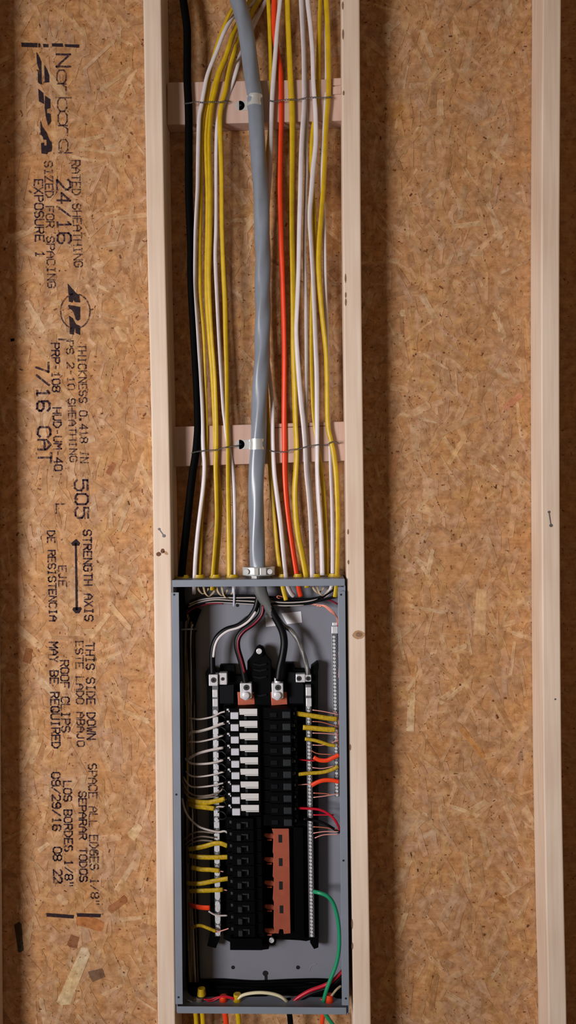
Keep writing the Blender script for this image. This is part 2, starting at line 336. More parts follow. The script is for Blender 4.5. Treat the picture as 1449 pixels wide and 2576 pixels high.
for a in (('RATED SHEATHING',180,20,404,676,2.6,'ink2'),('24/16',143,33,452,620,3.8,'ink',0.014),('SIZED FOR SPACING',112,19,406,728,2.6,'ink2'),('EXPOSURE 1',86,21,452,652,2.8,'ink',0.02),
          ('THICKNESS 0.418 IN',196,19,866,1168,2.6,'ink2',0.022),('PS 2-10 SHEATHING',167,17,858,1166,2.6,'ink2',0.03),('PRP-108  HUD-UM-40',129,19,864,1188,2.8,'ink'),('7/16 CAT',91,31,912,1172,4.2,'ink'),
          ('505',188,32,1208,1312,3.8,'ink'),('L',141,22,1268,1300,3,'ink2'),('STRENGTH AXIS',209,20,1334,1566,2.8,'ink',0.02),('EJE',147,19,1424,1480,2.6,'ink2'),('DE RESISTENCIA',119,18,1336,1566,2.8,'ink'),
          ('THIS SIDE DOWN',216,20,1618,1864,2.8,'ink',0.016),('ESTE LADO ABAJO',190,18,1614,1882,2.8,'ink2',0.016),('ROOF CLIPS',152,20,1662,1846,2.8,'ink',0.018),('MAY BE REQUIRED',124,20,1616,1886,3,'ink'),
          ('SPACE ALL EDGES 1/8"',222,20,1922,2282,2.8,'ink2',0.019),('SEPARAR TODOS',198,18,1992,2222,2.8,'ink',0.012),('LOS BORDES 1/8"',160,19,1966,2236,2.8,'ink',0.014),('09/29/16  08 22',130,20,1944,2226,3,'ink',0.02)):
    stamp(*a)
stamp('N', 142, 34, 137, 178, 4.0, 'ink'); stamp('orbord', 143, 33, 176, 386, 2.6, 'ink2', 0.03, 0.95)
def inkpoly(name, plist, label, m='ink3'):
    mb = MB()
    for P in plist: mb.add([at(x, y, IY) for x, y in P], [tuple(range(len(P)))])
    return tag(mb.build(name, M[m], wall), label)
inkpoly('stamped_logo', [[(91,130),(96,138),(104,155),(105,213),(98,210),(95,206),(95,182),(98,175),(93,160)],[(111,163),(118,173),(124,190),(124,207),(112,208)],
    [(96,223),(109,234),(111,262),(104,258),(98,255)],[(113,240),(127,250),(127,272),(118,274),(118,284),(127,286),(128,305),(121,316),(116,300),(112,270)],
    [(101,300),(106,318),(116,332),(124,352),(130,358),(130,380),(120,383),(118,388),(104,386),(103,360),(111,358),(111,366),(117,366),(117,352),(108,351),(108,345),(102,338)]], 'bold slanted three letter stamped mark')
inkpoly('stamped_logo', [[(170,713),(178,722),(192,738),(199,742),(201,761),(188,760),(184,753),(182,761),(173,759)],[(171,767),(186,769),(201,772),(201,803),(195,807),(190,803),(188,795),(186,790),(181,780),(173,776)],
    [(173,794),(182,800),(190,815),(201,820),(202,843),(190,838),(188,820),(185,842),(175,840),(175,820)]], 'bold stamped mark inside a broken ring')
mb = MB()
for k in range(48):
    a0, a1 = 2*math.pi*k/48, 2*math.pi*(k+0.72)/48
    if 20 < k*7.5 % 360 < 20: continue
    if -0.25 < math.cos(a0) < 0.25: continue
    qstroke(mb, (189+37*math.cos(a0), 783+44*math.sin(a0)), (189+37*math.cos(a1), 783+44*math.sin(a1)), 3.2)
tag(mb.build('stamped_ring', M['ink2'], wall), 'broken stamped ring around the second mark')
inkpoly('stamped_bar', [[(53,107),(94,108),(94,119),(54,118)],[(96,109),(101,109),(101,119),(96,119)],[(108,110),(122,111),(122,119),(109,119)],[(130,109),(158,109),(158,118),(131,117)],[(162,111),(199,112),(198,120),(164,118)]], 'broken black bar above the stamped text')
inkpoly('stamped_bar', [[(116,2297),(186,2302),(185,2311),(117,2306)]], 'black bar below the date line')
inkpoly('stamped_bar', [[(193,2297),(254,2299),(253,2308),(194,2306)]], 'black bar below the spacing line')
inkpoly('stamped_mark', [[(146,851),(178,853),(178,857),(146,856)]], 'short stamped tick below the ring', 'ink2')
inkpoly('stamped_arrow', [[(188,1366),(193,1366),(196,1535),(190,1535)],[(191,1356),(202,1366),(199,1373),(182,1373),(179,1366)],[(184,1528),(203,1527),(206,1532),(199,1543),(190,1543),(182,1534)]], 'two headed stamped strength arrow')

# ------------------------------------------------------------------ studs
def stud(label, edges, wmm=0.0375):
    """edges: list of (y, x) of the right front edge; the board keeps its real 38 x 89 section and the slight bow of the photo"""
    S = []
    for py, px in edges:
        p = at(px, py, 0.0); S.append((p.z, p.x))
    S.sort(); 
    (za, xa), (zb, xb) = S[0], S[1]; S.insert(0, (Z0+0.038, xa-(xb-xa)/(zb-za)*(za-Z0)*0.3))
    (za, xa), (zb, xb) = S[-2], S[-1]; S.append((Z1, xb+(xb-xa)/(zb-za)*(Z1-zb)*0.3))
    P = crom([Vector((x, 0, z)) for z, x in S], 6)
    ob = MB(); c = 0.0028; n = 10
    prof = [(-wmm+c,0),(-c,0),(-c*0.3,c*0.3),(0,c),(0,OY-0.0012-0.001),(-0.001,OY-0.0012),(-wmm+0.001,OY-0.0012),(-wmm,OY-0.0022),(-wmm,c),(-wmm+c*0.3,c*0.3)]
    vs = [Vector((p.x+a, b, p.z)) for p in P for a, b in prof]
    fs = [(i*n+j, i*n+(j+1)%n, (i+1)*n+(j+1)%n, (i+1)*n+j) for i in range(len(P)-1) for j in range(n)]
    fs += [tuple(range(n-1,-1,-1)), tuple((len(P)-1)*n+j for j in range(n))]
    ob.add(vs, fs); o = ob.build('wall_stud', M['pine']); return tag(o, label, 'stud', 'upright studs of the wall frame')
st0 = stud('upright pine stud left of the stamped strand board, at the far left', [(0,-50),(1290,-40),(2576,-30)])
st1 = stud('upright pine stud against the left side of the grey panel, with a dark knot', [(0,405),(500,413),(750,418),(1000,424),(1400,430.5),(2000,436),(2296,438),(2576,441)])
st2 = stud('upright pine stud right of the grey panel, with waney chipped left edge', [(0,905),(700,909),(1390,917),(1900,923),(2296,929),(2576,933)])
st3 = stud('upright pine stud at the right side of the bare strand board bay', [(0,1412),(280,1410),(700,1408),(1300,1409),(1900,1413),(2296,1420),(2576,1426)])
sole = MB().box(((XL+XR)/2, 0.043, 0.019), XR-XL, 0.086, 0.038).build('sole_plate', M['pine'])
tag(sole, 'flat pine plate on the floor under the studs', 'plate')
def disc(parent, name, m, px, py, rx, rz, label=None, Y=-0.0002, ang=0):
    c = at(px, py, Y); P = []
    for k in range(18):
        t = 2*math.pi*k/18; u, v = mm(rx)*math.cos(t)*random.uniform(.9,1.1), mm(rz)*math.sin(t)*random.uniform(.9,1.1)
        P.append(Vector((c.x+u*math.cos(ang)-v*math.sin(ang), Y, c.z+u*math.sin(ang)+v*math.cos(ang))))
    o = MB(); n = len(P); o.add(P+[Vector((p.x, Y+0.0006, p.z)) for p in P], [tuple(range(n-1,-1,-1))]+[(i,(i+1)%n,(i+1)%n+n,i+n) for i in range(n)])
    o = o.build(name, m, parent); 
    if label: o['label'] = label
    return o
disc(st1, 'knot', M['knot'], 399, 1394, 6.5, 5.5, 'small dark round knot')
disc(st1, 'knot', M['knot'], 409, 1386, 5, 6, 'forked brown knot'); disc(st1, 'knot', M['knot2'], 417, 1391, 7, 3.6, 'brown knot streak', ang=-0.7)
disc(st2, 'knot', M['knot2'], 902, 1597, 15, 11, 'round brown edge knot'); disc(st2, 'knot', M['wane'], 903, 1596, 8, 6, 'darker knot core', Y=-0.0006)
disc(st3, 'stain', M['pencil'], 1397, 1759, 2.6, 2.4, 'small dark dot')
for (s_, a, b) in ((st1, (400,1331),(412,1348)), (st3, (1381,1288),(1386,1322))):
    mb = MB(); qstroke(mb, a, b, 2.4, -0.0008); p, q = at(*a, -0.0008), at(*b, -0.0008)
    mb.cyl((p.x, -0.0006, p.z), 0.0026, 0.001, n=10); mb.cyl((q.x, -0.0006, q.z), 0.0034, 0.001, n=10)
    mb.build('staple', M['pencil'], s_)
# waney chips along the left edge of the right stud
for i, (y, l) in enumerate(((14,20),(86,26),(234,12),(700,22),(742,14),(760,18),(1338,14),(1414,12),(1880,16),(2325,26),(2380,18))):
    px = 860+ (y/2576)*26
    disc(st2, 'wane', M['wane'], px+2.2, y, 2.4, l/2, 'rough bark wane on the stud edge')

# blocking
def block(label, quad, py_line=None):
    YF, YB = 0.049, OY-0.0013
    mb = MB(); mb.prism(quad, YF, YB); o = mb.build('blocking', M['pine_b'], bev=0.0015); tag(o, label, 'wood block', 'flat blocking between the studs')
    return o
b1 = block('upper flat pine block between the studs behind the cables', [(420,207),(868,198),(868,303),(420,314)][::-1])
b2 = block('lower flat pine block between the studs behind the cables', [(424,1074),(872,1060),(872,1159),(424,1174)][::-1])
tag(MB().prism([(836,197),(858,196),(858,214),(836,215)], 0.0465, 0.0492).build('splinter', M['pine_b'], b1, bev=0.0006), 'raised splinter at the block end')
tag(MB().prism([(836,218),(858,217),(858,236),(836,237)], 0.0455, 0.0492).build('splinter', M['pine_b'], b1, bev=0.0006), 'raised splinter at the block end')
mb = MB(); qstroke(mb, (690,1076), (828,1071), 2.2, 0.0486); tag(mb.build('pencil_line', M['knot'], b2), 'dark line scored along the top of the block')

# ------------------------------------------------------------------ cables above the panel
flat = lambda ph, k=7.0: (lambda s: 0.55*math.sin(ph+k*s))
E = 1476
CAB = [
 ('nm_cable','white sheathed cable, outermost of the left bundle, beside the black cable','white',[(655,-60,.068),(640,0,.07),(628,14,.07),(600,30,.068),(590,38,.06),(566,76),(544,132),(523,185),(514,225),(507,265),(501,298),(499,364),(498,430),(497,480),(492,579),(490,679),(489.5,728),(494.5,795),(499.5,877),(503,944),(507,1010),(509,1060),(511,1123),(514,1172),(511,1225),(503,1292),(497,1345),(492,1404),(490,1447),(489,1470),(488,1494,.05)],11,7,.040,0),
 ('nm_cable','yellow sheathed cable tucked just right of the outermost white cable','yellow',[(640,-60,.066),(612,-10,.066),(582,26),(559,76),(547,109),(530,170),(524,212),(518,258),(511,298),(507,364),(505.5,480),(503,612),(503,695),(505,761),(512,844),(515,944),(519,1060),(519,1123),(516,1190,.052),(509,1272,.052),(505,1338),(503.5,1400),(502,1447),(502,1470)],10,6,.048,1),
 ('nm_cable','wide yellow cable in the middle of the left bundle','yellow',[(680,-60,.07),(630,0,.07),(594,66,.06),(579,109),(566,149),(552,185),(542.5,225),(534,265),(529,315),(527,364),(529.5,480),(528,579),(525,679),(527,761),(533,861),(539.5,944),(543.5,1060),(544,1123),(543,1172),(545,1239),(546,1305),(542,1371),(536,1447),(534,1485)],12.5,7,.041,2),
 ('nm_cable','yellow cable running behind and left of the wide middle yellow one','yellow',[(676,-60,.078),(630,0,.078),(592,76,.064),(573,130),(557,165),(547,190),(537,225),(528,265),(521,315),(518.5,364),(522,480),(521,579),(519,679),(520,761),(527,861),(534,944),(540,1060),(541,1123),(548,1190),(553,1239),(554.5,1272),(552,1338),(547,1400),(543,1447),(541,1485)],11,7,.050,3),
 ('nm_cable','yellow cable on the right edge of the left bundle','yellow',[(690,-60,.068),(640,20,.068),(602,99,.06),(592,126),(582,159),(574,192),(568,225),(559,258),(553.5,298),(555,364),(557,430),(557.5,480),(558.5,579),(562,679),(566,761),(568,844),(571,944),(572,1060),(574,1123),(574,1189),(575,1272),(576,1355),(576,1447),(576,1472)],12.5,7,.040,4),
 ('nm_cable','white cable weaving behind the yellow at the right of the left bundle','white',[(700,-60,.076),(650,40,.076),(607,132,.064),(597,170),(586,205),(573,240,.05),(560,270,.05),(549,300),(545,331),(543.5,400),(543,480),(543,579),(541.5,629),(543,679),(546,745),(549,811),(552.5,877),(556.5,944),(562,1026),(566,1060),(572,1110,.048),(581,1156),(587,1206),(589.5,1272),(589.5,1355),(589,1447),(588,1492)],10.5,6.5,.047,5),
 ('nm_cable','yellow cable hugging the right side of the grey service cable','yellow',[(674,-60),(675,0),(678,66),(680,132),(681,199),(682,265),(679,331,.06),(672,420,.066),(668,600,.066),(668,900,.066),(671,1000,.062),(674,1060,.05),(677,1139),(680,1189),(685,1255),(691.5,1321),(698,1388),(707,1447),(712,1480,.047),(720,1510,.04)],11.5,6.5,.050,0.5),
 ('nm_cable','white cable just right of the grey service cable, crossing the red one','white',[(710,-60),(705,0),(698,66),(693,132),(688,199),(685,245),(683,298),(681.5,364),(680,420,.052),(676,480,.064),(670,600,.07),(670,850,.07),(680,960,.062),(685,1010,.046),(685.5,1060),(686.5,1123),(690,1189),(698,1255),(706.5,1321),(713,1388),(719,1447),(724,1475,.045),(732,1492,.05),(739,1500,.055)],12,7,.039,1.5),
 ('nm_cable','orange red cable running down the bay','orange',[(690,-60),(690,0),(690,66),(694,110),(701,149),(706,182),(707.5,232),(708,298),(706.5,364),(705.5,430),(705,480),(706.5,579),(710,679),(713,778),(715,877),(715,960),(715,1060),(716,1123),(717,1189),(721,1255),(728.5,1321),(738,1388),(747,1447),(751,1475),(757,1500,.052)],14,9,.0475,2.5),
 ('nm_cable','wide yellow cable right of the orange red cable','yellow',[(721,-60),(723,0),(725,66),(728,132),(731,199),(734.6,265),(736,331),(736,397),(735,480),(735,579),(737,679),(738.5,778),(738.5,877),(740.5,960),(743,1060),(746,1123),(745,1172),(741.5,1239),(745,1305),(752,1355),(761,1398),(770,1447),(773,1478)],15,8,.042,1.2),
 ('nm_cable','bright white cable right of the wide yellow one','white',[(757,-60),(758,0),(761,66),(764,132),(765,199),(765.5,265),(761,331),(758,397),(756,480),(753,579),(751,679),(748,761),(745,828),(748,894),(753,960),(759,1026),(763,1060),(768,1123),(771,1189),(776,1239),(781,1305),(784,1371),(786,1447),(787,1474)],13,7,.039,3.3),
 ('nm_cable','thin greyish white cable behind the bright white one','wwire',[(764,-60),(764,0),(766,100),(768,199),(769,265),(771,298),(769.5,364),(771,430),(769,480),(766.5,579),(766,645),(768,712),(770,795),(771,877),(771,960),(770,1060),(775,1123,.05),(779,1189,.052),(783,1270,.052),(787,1360,.052),(790,1447,.05)],10,6,.049,4.3),
 ('nm_cable','white cable next to the inner right yellow cable','white',[(773,-60),(774,0),(781,66),(786,132),(788,199),(791.5,252),(794,298),(794,364),(787.5,430),(784,480),(779.5,546),(784,629),(787.5,695),(791,778),(794,861),(797,944),(797.5,1060),(797.5,1123),(798,1189),(801,1255),(806,1321),(809,1388),(811,1447)],12.5,7,.038,0.3),
 ('nm_cable','yellow cable slipping behind the white cables at the right','yellow',[(808,-60),(806,0),(804,66),(801.5,132),(801,199),(799,240),(793,290,.052),(786,331,.052),(783,397),(787,480),(791,560),(790,640),(786,740),(784,844),(785,944),(789,1040),(799,1123),(807,1172),(814,1239),(817.5,1305),(821,1371),(822,1447)],11.5,7,.0495,5.1),
 ('nm_cable','outermost yellow cable beside the right stud','yellow',[(819,-60),(820.6,0),(824,66),(826,132),(827,199),(826,252),(822,298),(819,364),(816,430),(813,480),(808,546),(803,612),(802,679),(806,745),(812,811),(819,877),(822,944),(824,1060),(832,1106),(839,1139),(845.5,1189),(849,1255),(850.5,1321),(849.5,1388),(848,1447),(846,1478),(843,1502)],13,7.5,.040,2.2),
 ('nm_cable','pale white cable behind the outermost yellow cable','white',[(815,-60,.06),(820,60,.06),(822,180,.055),(818,290),(813,364),(811.5,480),(815,560),(817,660),(818.5,740),(822,850),(824,960),(826,1040),(830,1106),(832.5,1189),(835.6,1272),(837,1371),(836.6,1447),(834,1475),(826,1492,.05),(812,1502,.056)],10.5,6.5,.049,3.7),
]
for nm, lab, m, pts, w_, h_, Y_, ph in CAB:
    cable(nm, lab, 'cable', M[m], pts, w_, h_, Y_, group='sheathed cables running down into the panel', twist=flat(ph), n=5)
cable('black_cable', 'thick black cable at the left of the bay beside the stud', 'cable', M['black'], [(455,-60),(461,0),(470,66),(471,116),(471,200),(474,265),(475,331),(475,480),(480,612),(481,712),(488,844),(494.5,960),(498,1060),(495.5,1110),(491,1150),(484,1195),(475,1272),(468,1338),(461,1400),(457,1447),(455,1500),(462,1560,.055)], 19.5, 15, .041, seg=14, n=5)
cable('service_cable', 'thick grey twisted service entrance cable down the middle of the bay', 'cable', M['gray'],
   [(572,-60),(599,0),(615,66),(627,132),(634,199),(640,245),(644.5,298),(649,364),(655.8,480),(660,579),(661,679),(661,778),(660,877),(657,927),(653.5,1010),(652,1040),(648.5,1123),(645,1206),(645,1305),(646,1371),(649,1424),(650,1450),(651,1474)], 39, 36, .030, seg=30, n=8, twist=lambda s: 14.5*s+0.6*math.sin(9*s), lobes=0.06)

sc_ = bpy.data.objects['service_cable']
cable('jacket_tail', 'grey jacket end inside the panel, shade put into its colour', None, M['gray_d'], [(651,1468),(656,1488),(664,1506),(674,1524),(684,1540),(688,1552)], 36, 26, .036, seg=20, n=6, parent=sc_, lobes=.05, twist=lambda s: 20*s, taper=lambda t: 1.0-0.5*t)
# clamps on the service cable
def strap(px, py, wid, label, tabx, dy):
    t = empty('conduit_strap', at(px, py, 0.03), label, 'strap', 'steel straps holding the service cable')
    c = at(px, py, 0.030); R = mm(wid)/2+0.0012; r0 = R-0.0016; mb = MB(); n = 18
    for (z0, z1, k) in ((-.0115,-.0065,1.0),(-.0045,.0045,0.94),(.0065,.0115,1.0),(-.0065,-.0045,.97),(.0045,.0065,.97)):
        vs = []
        for i in range(n+1):
            a = math.pi*i/n+math.pi
            for (rr, z) in ((R*k, z0), (R*k, z1), (r0*k-.001, z1), (r0*k-.001, z0)):
                yy = c.y + rr*math.sin(a); vs.append(Vector((c.x-rr*math.cos(a)*1.0, yy, c.z+z)))
        fs = [(i*4+j, i*4+(j+1)%4, (i+1)*4+(j+1)%4, (i+1)*4+j) for i in range(n) for j in range(4)]
        mb.add(vs, fs)
    tag(mb.build('band', M['steel'], t, smooth=False), 'ribbed bright steel band')
    mb = MB(); c2 = at(tabx, py+dy, 0.046)
    x1 = c.x-R; x0 = c2.x-0.010
    mb.box(((x0+0.006+x1)/2, 0.0475, c2.z), abs(x1-x0-0.006), 0.0016, 0.020).cyl((x0+0.008, 0.0475, c2.z), 0.010, 0.0016, n=20)
    mb.build('tab', M['steel'], t)
    mb = MB().cyl((x0+0.0085, 0.0462, c2.z), 0.0024, 0.0014, n=14); mb.build('screw', M['hole'], t)
    MB().box((x1+0.0008, 0.040, c2.z), 0.0016, 0.017, 0.020).build('shank', M['steel'], t)
strap(641, 256, 38, 'bright steel strap fixing the grey cable to the upper block', 606, 9)
strap(647, 1118, 38, 'bright steel strap fixing the grey cable to the lower block', 606, 0)

# twisted tie wires
def tie(label, pts):
    t = empty('tie_wire', at(pts[0][0], pts[0][1], 0.03), label, 'wire', 'twisted steel tie wires across the cables')
    P = crom([at(x, y, 0.0330 if len(q)==0 else q[0]) for x, y, *q in pts], 14)
    for ph in (0, math.pi):
        Q = [p+Vector((0, 0.0012*math.sin(ph+i*0.9), 0.0012*math.cos(ph+i*0.9))) for i, p in enumerate(P)]
        sweep(MB(), Q, 1.5, world=True, n=1, seg=6).build('strand', M['wire'], t, smooth=True)
tie('twisted steel tie wire across the left bundle at the upper block', [(463,261,.030),(478,259,.030),(490,256),(512,258),(530,256),(552,257),(566,254),(574,254,.047)])
tie('twisted steel tie wire across the right bundle at the upper block', [(677,253),(690,255),(708,252),(734,250),(750,251),(766,247),(792,245),(812,246),(828,244),(836,246,.047)])
tie('twisted steel tie wire across the left bundle at the lower block', [(481,1140,.030),(496,1136,.030),(512,1134),(530,1133),(548,1131),(560,1127),(575,1124),(590,1122),(602,1121,.044)])
tie('twisted steel tie wire across the right bundle at the lower block', [(678,1134),(690,1136),(716,1137),(730,1132),(746,1130),(766,1125),(780,1122),(800,1119),(820,1120,.04),(833,1112),(848,1113),(852,1116,.047)])

# ------------------------------------------------------------------ panel enclosure
YP, YBK = -0.006, 0.083
enc = empty('electrical_panel', at(657, 2549, YBK), 'open grey steel electrical panel enclosure between the studs', 'electrical panel')
def px_on(y, xt, xb): return xt+(xb-xt)*(y-1458)/(2549-1458)
LX = lambda y: px_on(y, 433, 444.5)      # outer left edge of the box front
RX = lambda y: px_on(y, 868.5, 879)
zt, zb = at(650, 1458, YP).z, at(660, 2549, YP).z
def X(px, py, Y=YP): return at(px, py, Y).x
def wallpart(name, xa_t, xb_t, xa_b, xb_b, z0, z1, y0, y1, m, label=None, bev=0.0):
    mb = MB(); v = [(xa_b,y0,z0),(xb_b,y0,z0),(xb_b,y1,z0),(xa_b,y1,z0),(xa_t,y0,z1),(xb_t,y0,z1),(xb_t,y1,z1),(xa_t,y1,z1)]
    mb.add(v, [(3,2,1,0),(4,5,6,7),(0,1,5,4),(1,2,6,5),(2,3,7,6),(3,0,4,7)]); o = mb.build(name, m, enc, bev=bev)
    if label: o['label'] = label
    return o
xlt, xlb, xrt, xrb = X(433,1458), X(444.5,2549), X(868.5,1458), X(878.5,2549)
T = 0.0018
wallpart('back_plate', xlt, xrt, xlb, xrb, zb, zt, YBK, YBK+T, M['paint2'], 'dull grey back plate')
wallpart('side_wall', xlt, xlt+T, xlb, xlb+T, zb, zt, YP, YBK, M['paint']); wallpart('side_wall', xrt-T, xrt, xrb-T, xrb, zb, zt, YP, YBK, M['paint'])
wallpart('top_wall', xlt, xrt, xlt, xrt, zt-T, zt, YP, YBK, M['paint']); wallpart('bottom_wall', xlb, xrb, xlb, xrb, zb, zb+T, YP, YBK, M['paint'])
lip = mm(17)
wallpart('lip', xlt, xrt-0.001, xlt, xrt-0.001, zt-lip, zt+0.0005, YP-T, YP, M['paint'], 'top front lip', 0.0006)
wallpart('lip', xlb+0.001, xrb-0.006, xlb+0.001, xrb-0.006, zb-0.0005, zb+lip, YP-T, YP, M['paint'], 'bottom front lip', 0.0006)
z1_, z0_ = at(441,1490,YP).z, at(452,2525,YP).z; fw = mm(18.5)
for (ta, ba, sgn, hs) in ((X(432,1490), X(442,2525), 1, ((438,1496),(443.5,1999),(449,2509))), (X(868.5,1490), X(878.5,2525), -1, ((858,1496),(864,2165),(870,2512)))):
    a, b = sorted((ta, ta+sgn*fw)); c, d = sorted((ba, ba+sgn*fw))
    fo = wallpart('flange', a, b, c, d, z0_, z1_, YP-T-0.0004, YP-0.0004, M['paint'], None, 0.0008)
    for (hx, hy) in hs:
        q = at(hx, hy, YP-T-0.001); MB().cyl((q.x, YP-T-0.0005, q.z), 0.0022, 0.0008, n=12).build('screw_hole', M['handle'], fo)
# corner gusset visible at top right
tag(MB().prism([(850,1477),(868,1477),(868,1490),(850,1490)], 0.004, 0.006).build('corner_gusset', M['paint'], enc), 'folded corner tab')
def hole(x, y, r, label=None, Y=YBK):
    q = at(x, y, Y-0.001); o = MB().cyl((q.x, Y-0.0004, q.z), mm(r, Y), 0.0010, n=18).build('hole', M['hole'], enc)
hole(586,2434,4.6); hole(749.5,2434,4.8); hole(597,1523,4); hole(726,1524,4.5); hole(853,2310,0.1)
q = MB(); a = at(667.5,2449,YBK-0.001); b = at(669,2461,YBK-0.001)
q.cyl((a.x, YBK-0.0004, a.z), mm(7,YBK), 0.001, n=20).box((b.x, YBK-0.0004, b.z), mm(7,YBK), 0.001, mm(12,YBK)); tag(q.build('keyhole', M['hole'], enc), 'keyhole mounting slot')
o = MB(); sweep(o, [(600,1568,YBK-.0006),(612,1558,YBK-.0006),(618,1553,YBK-.0006),(625,1549,YBK-.0006)], 4, 1.5); tag(o.build('smudge', M['handle'], enc), 'small dark smudge on the back plate')
for P in ([(667,1548),(690,1545),(694,1574),(669,1577)], [(708,1543),(757,1538),(760,1566),(722,1570)]):
    tag(MB().prism(P[::-1], YBK-0.0009, YBK-0.0001).build('sticker', M['label'], enc), 'blank looking white paper sticker')
# crescent scratches and the fold around knockouts on the back plate near the bottom
mb = MB(); sweep(mb, [(778,2442,YBK-.0006),(784,2430,YBK-.0006),(796,2424,YBK-.0006)], 1.6, 0.8, n=6); mb.build('scratch', M['paint'], enc)

# yellow snap-in connectors and the metal clamp on the top
for i, (x0, x1) in enumerate(((441,478),(484,518),(526,558),(568,602),(700,724),(737,763),(778,810),(824,858))):
    c = at((x0+x1)/2, 1450, 0.045); r = mm(x1-x0)/2*0.96
    t = empty('cable_connector', (c.x, 0.045, zt), f'yellow plastic cable connector on the panel top, {ORD[i]} from the left', 'connector', 'yellow connectors along the panel top')
    mb = MB()
    n = 24
    for (ra, rb, za, zb_) in ((r, r*0.72, 0.0, 0.0030),(r*0.84, r*0.7, 0.003, 0.0065)):
        vs = []
        for k in range(n):
            a = 2*math.pi*k/n; u, v = math.cos(a), math.sin(a)*0.75
            for rr, z in ((ra, za), (ra, zb_), (rb, zb_), (rb, za)): vs.append(Vector((c.x+rr*u, 0.045+rr*v, zt+z+0.0003)))
        mb.add(vs, [(k*4+j, k*4+(j+1)%4, ((k+1)%n)*4+(j+1)%4, ((k+1)%n)*4+j) for k in range(n) for j in range(4)])
    mb.build('flange_ring', M['yellow'], t)
    mb = MB()
    for s_ in (-1, 1): mb.box((c.x+s_*r*0.55, 0.045, zt-0.009), 0.0016, r*0.8, 0.012)
    mb.build('snap_tab', M['yellow'], t)
c = at(651, 1440, 0.034)
t = empty('cable_clamp', (c.x, 0.034, zt), 'oval steel two screw clamp holding the grey cable at the panel top', 'clamp')
mb = MB(); n = 32; vs = []
for k in range(n):
    a = 2*math.pi*k/n; rx, ry = mm(42), 0.024
    for rr, z in ((1, 0.006), (1, 0.024), (0.86, 0.024), (0.5, 0.006)): vs.append(Vector((c.x+rx*rr*math.cos(a), 0.034+ry*rr*math.sin(a), zt+z)))
mb.add(vs, [(k*4+j, ((k+1)%n)*4+j, ((k+1)%n)*4+(j+1)%4, k*4+(j+1)%4) for k in range(n) for j in range(4)]); mb.build('saddle', M['steel'], t, bev=0.001, smooth=True)
for s_ in (-1, 1):
    MB().cyl((c.x+s_*mm(30), 0.034-0.0215, zt+0.015), 0.0055, 0.007, n=14).build('screw', M['tin'], t)
MB().box((c.x+0.011, 0.034-0.0255, zt+0.0155), 0.013, 0.004, 0.015).build('saddle_tab', M['steel'], t, bev=0.001); MB().box((c.x-0.004, 0.034-0.0255, zt+0.0155), 0.010, 0.004, 0.015).build('saddle_tab', M['steel'], t, bev=0.001)
mb = MB()
for k in range(3): mb.cyl((c.x, 0.034, zt+0.0012+0.002*k), mm(34)-0.001*(k%2), 0.0014, 'Z', 30)
tag(mb.build('locknut', M['wire'], t), 'threaded collar below the saddle')

# ------------------------------------------------------------------ interior assembly
asm = empty('bus_assembly', at(660, 2365, 0.08), 'black plastic breaker carrier with copper bus and silver terminal bars', 'bus assembly')
YB0 = 0.062    # front of the black carrier
def part(name, m, f, label=None, parent=asm, bev=0.0008):
    mb = MB(); f(mb); o = mb.build(name, m, parent, bev=bev)
    if label: o['label'] = label
    return o
part('carrier', M['plas'], lambda b: b.prism([(553,1673),(590,1673),(592,1700),(616,1700),(618,1690),(640,1668),(672,1668),(690,1690),(700,1692),(700,1668),(738,1668),(742,1684),(768,1684),(786,1700),(795,2362),(770,2368),(755,2366),(680,2362),(676,2388),(660,2390),(582,2390),(578,2370),(562,2362),(556,2200),(552,1960)][::-1], YB0, 0.080))
part('carrier_leg', M['plas'], lambda b: b.prism([(516,1692),(528,1678),(540,1684),(545,1700),(560,2340),(543,2386),(521,2380),(530,2340),(520,1725)][::-1], 0.058, 0.080), 'left plastic leg')
part('carrier_leg', M['plas'], lambda b: b.prism([(782,1678),(798,1666),(802,1676),(800,1690),(802,2355),(801,2384),(790,2388),(780,2372),(778,2000)][::-1], 0.052, 0.080), 'right plastic leg')
part('shroud', M['plas2'], lambda b: b.prism([(553,1726),(588,1722),(588,1770),(553,1770)][::-1], 0.048, 0.064), 'dark blue grey plastic shroud')
part('shroud', M['plas2'], lambda b: b.prism([(722,1690),(744,1692),(764,1724),(764,1770),(728,1770)][::-1], 0.052, 0.064), 'dark blue grey plastic shroud')
part('hump', M['plas'], lambda b: (b.prism([(634,1650),(645,1628),(652,1624),(662,1628),(670,1650),(682,1664),(682,1776),(622,1776),(622,1664)][::-1], 0.048, 0.064), b.cyl((at(652,1640,0.046).x,0.046,at(652,1640,0.046).z), mm(13), 0.006)), 'raised centre barrier')
for k, yy in enumerate((1668, 1682, 1700, 1745)):
    part('rib', M['plas2'], lambda b: b.prism([(636,yy),(654,yy+3),(672,yy),(670,yy+5),(654,yy+9),(638,yy+5)][::-1], 0.044, 0.049))
q = at(652,1638,0.04); tag(MB().cyl((q.x,0.040,q.z), mm(7.5), 0.006, n=16).build('screw', M['tin'], asm, bev=0.001), 'bright round mounting screw')
q = at(683,2367,0.05); part('ear', M['plas'], lambda b: b.cyl((at(684,2366,0.058).x,0.066,at(684,2366,0.058).z), mm(12), 0.02, n=20)); MB().cyl((q.x,0.054,q.z), mm(7), 0.006, n=16).build('screw', M['tin'], asm, bev=0.001)
# centre spine between the breaker rows and the empty right side
part('carrier_wall', M['plas'], lambda b: b.pb(652, 2076, 664, 2364, 0.040, 0.064)); part('carrier_wall', M['plas'], lambda b: b.pb(740, 2080, 764, 2364, 0.050, 0.064))
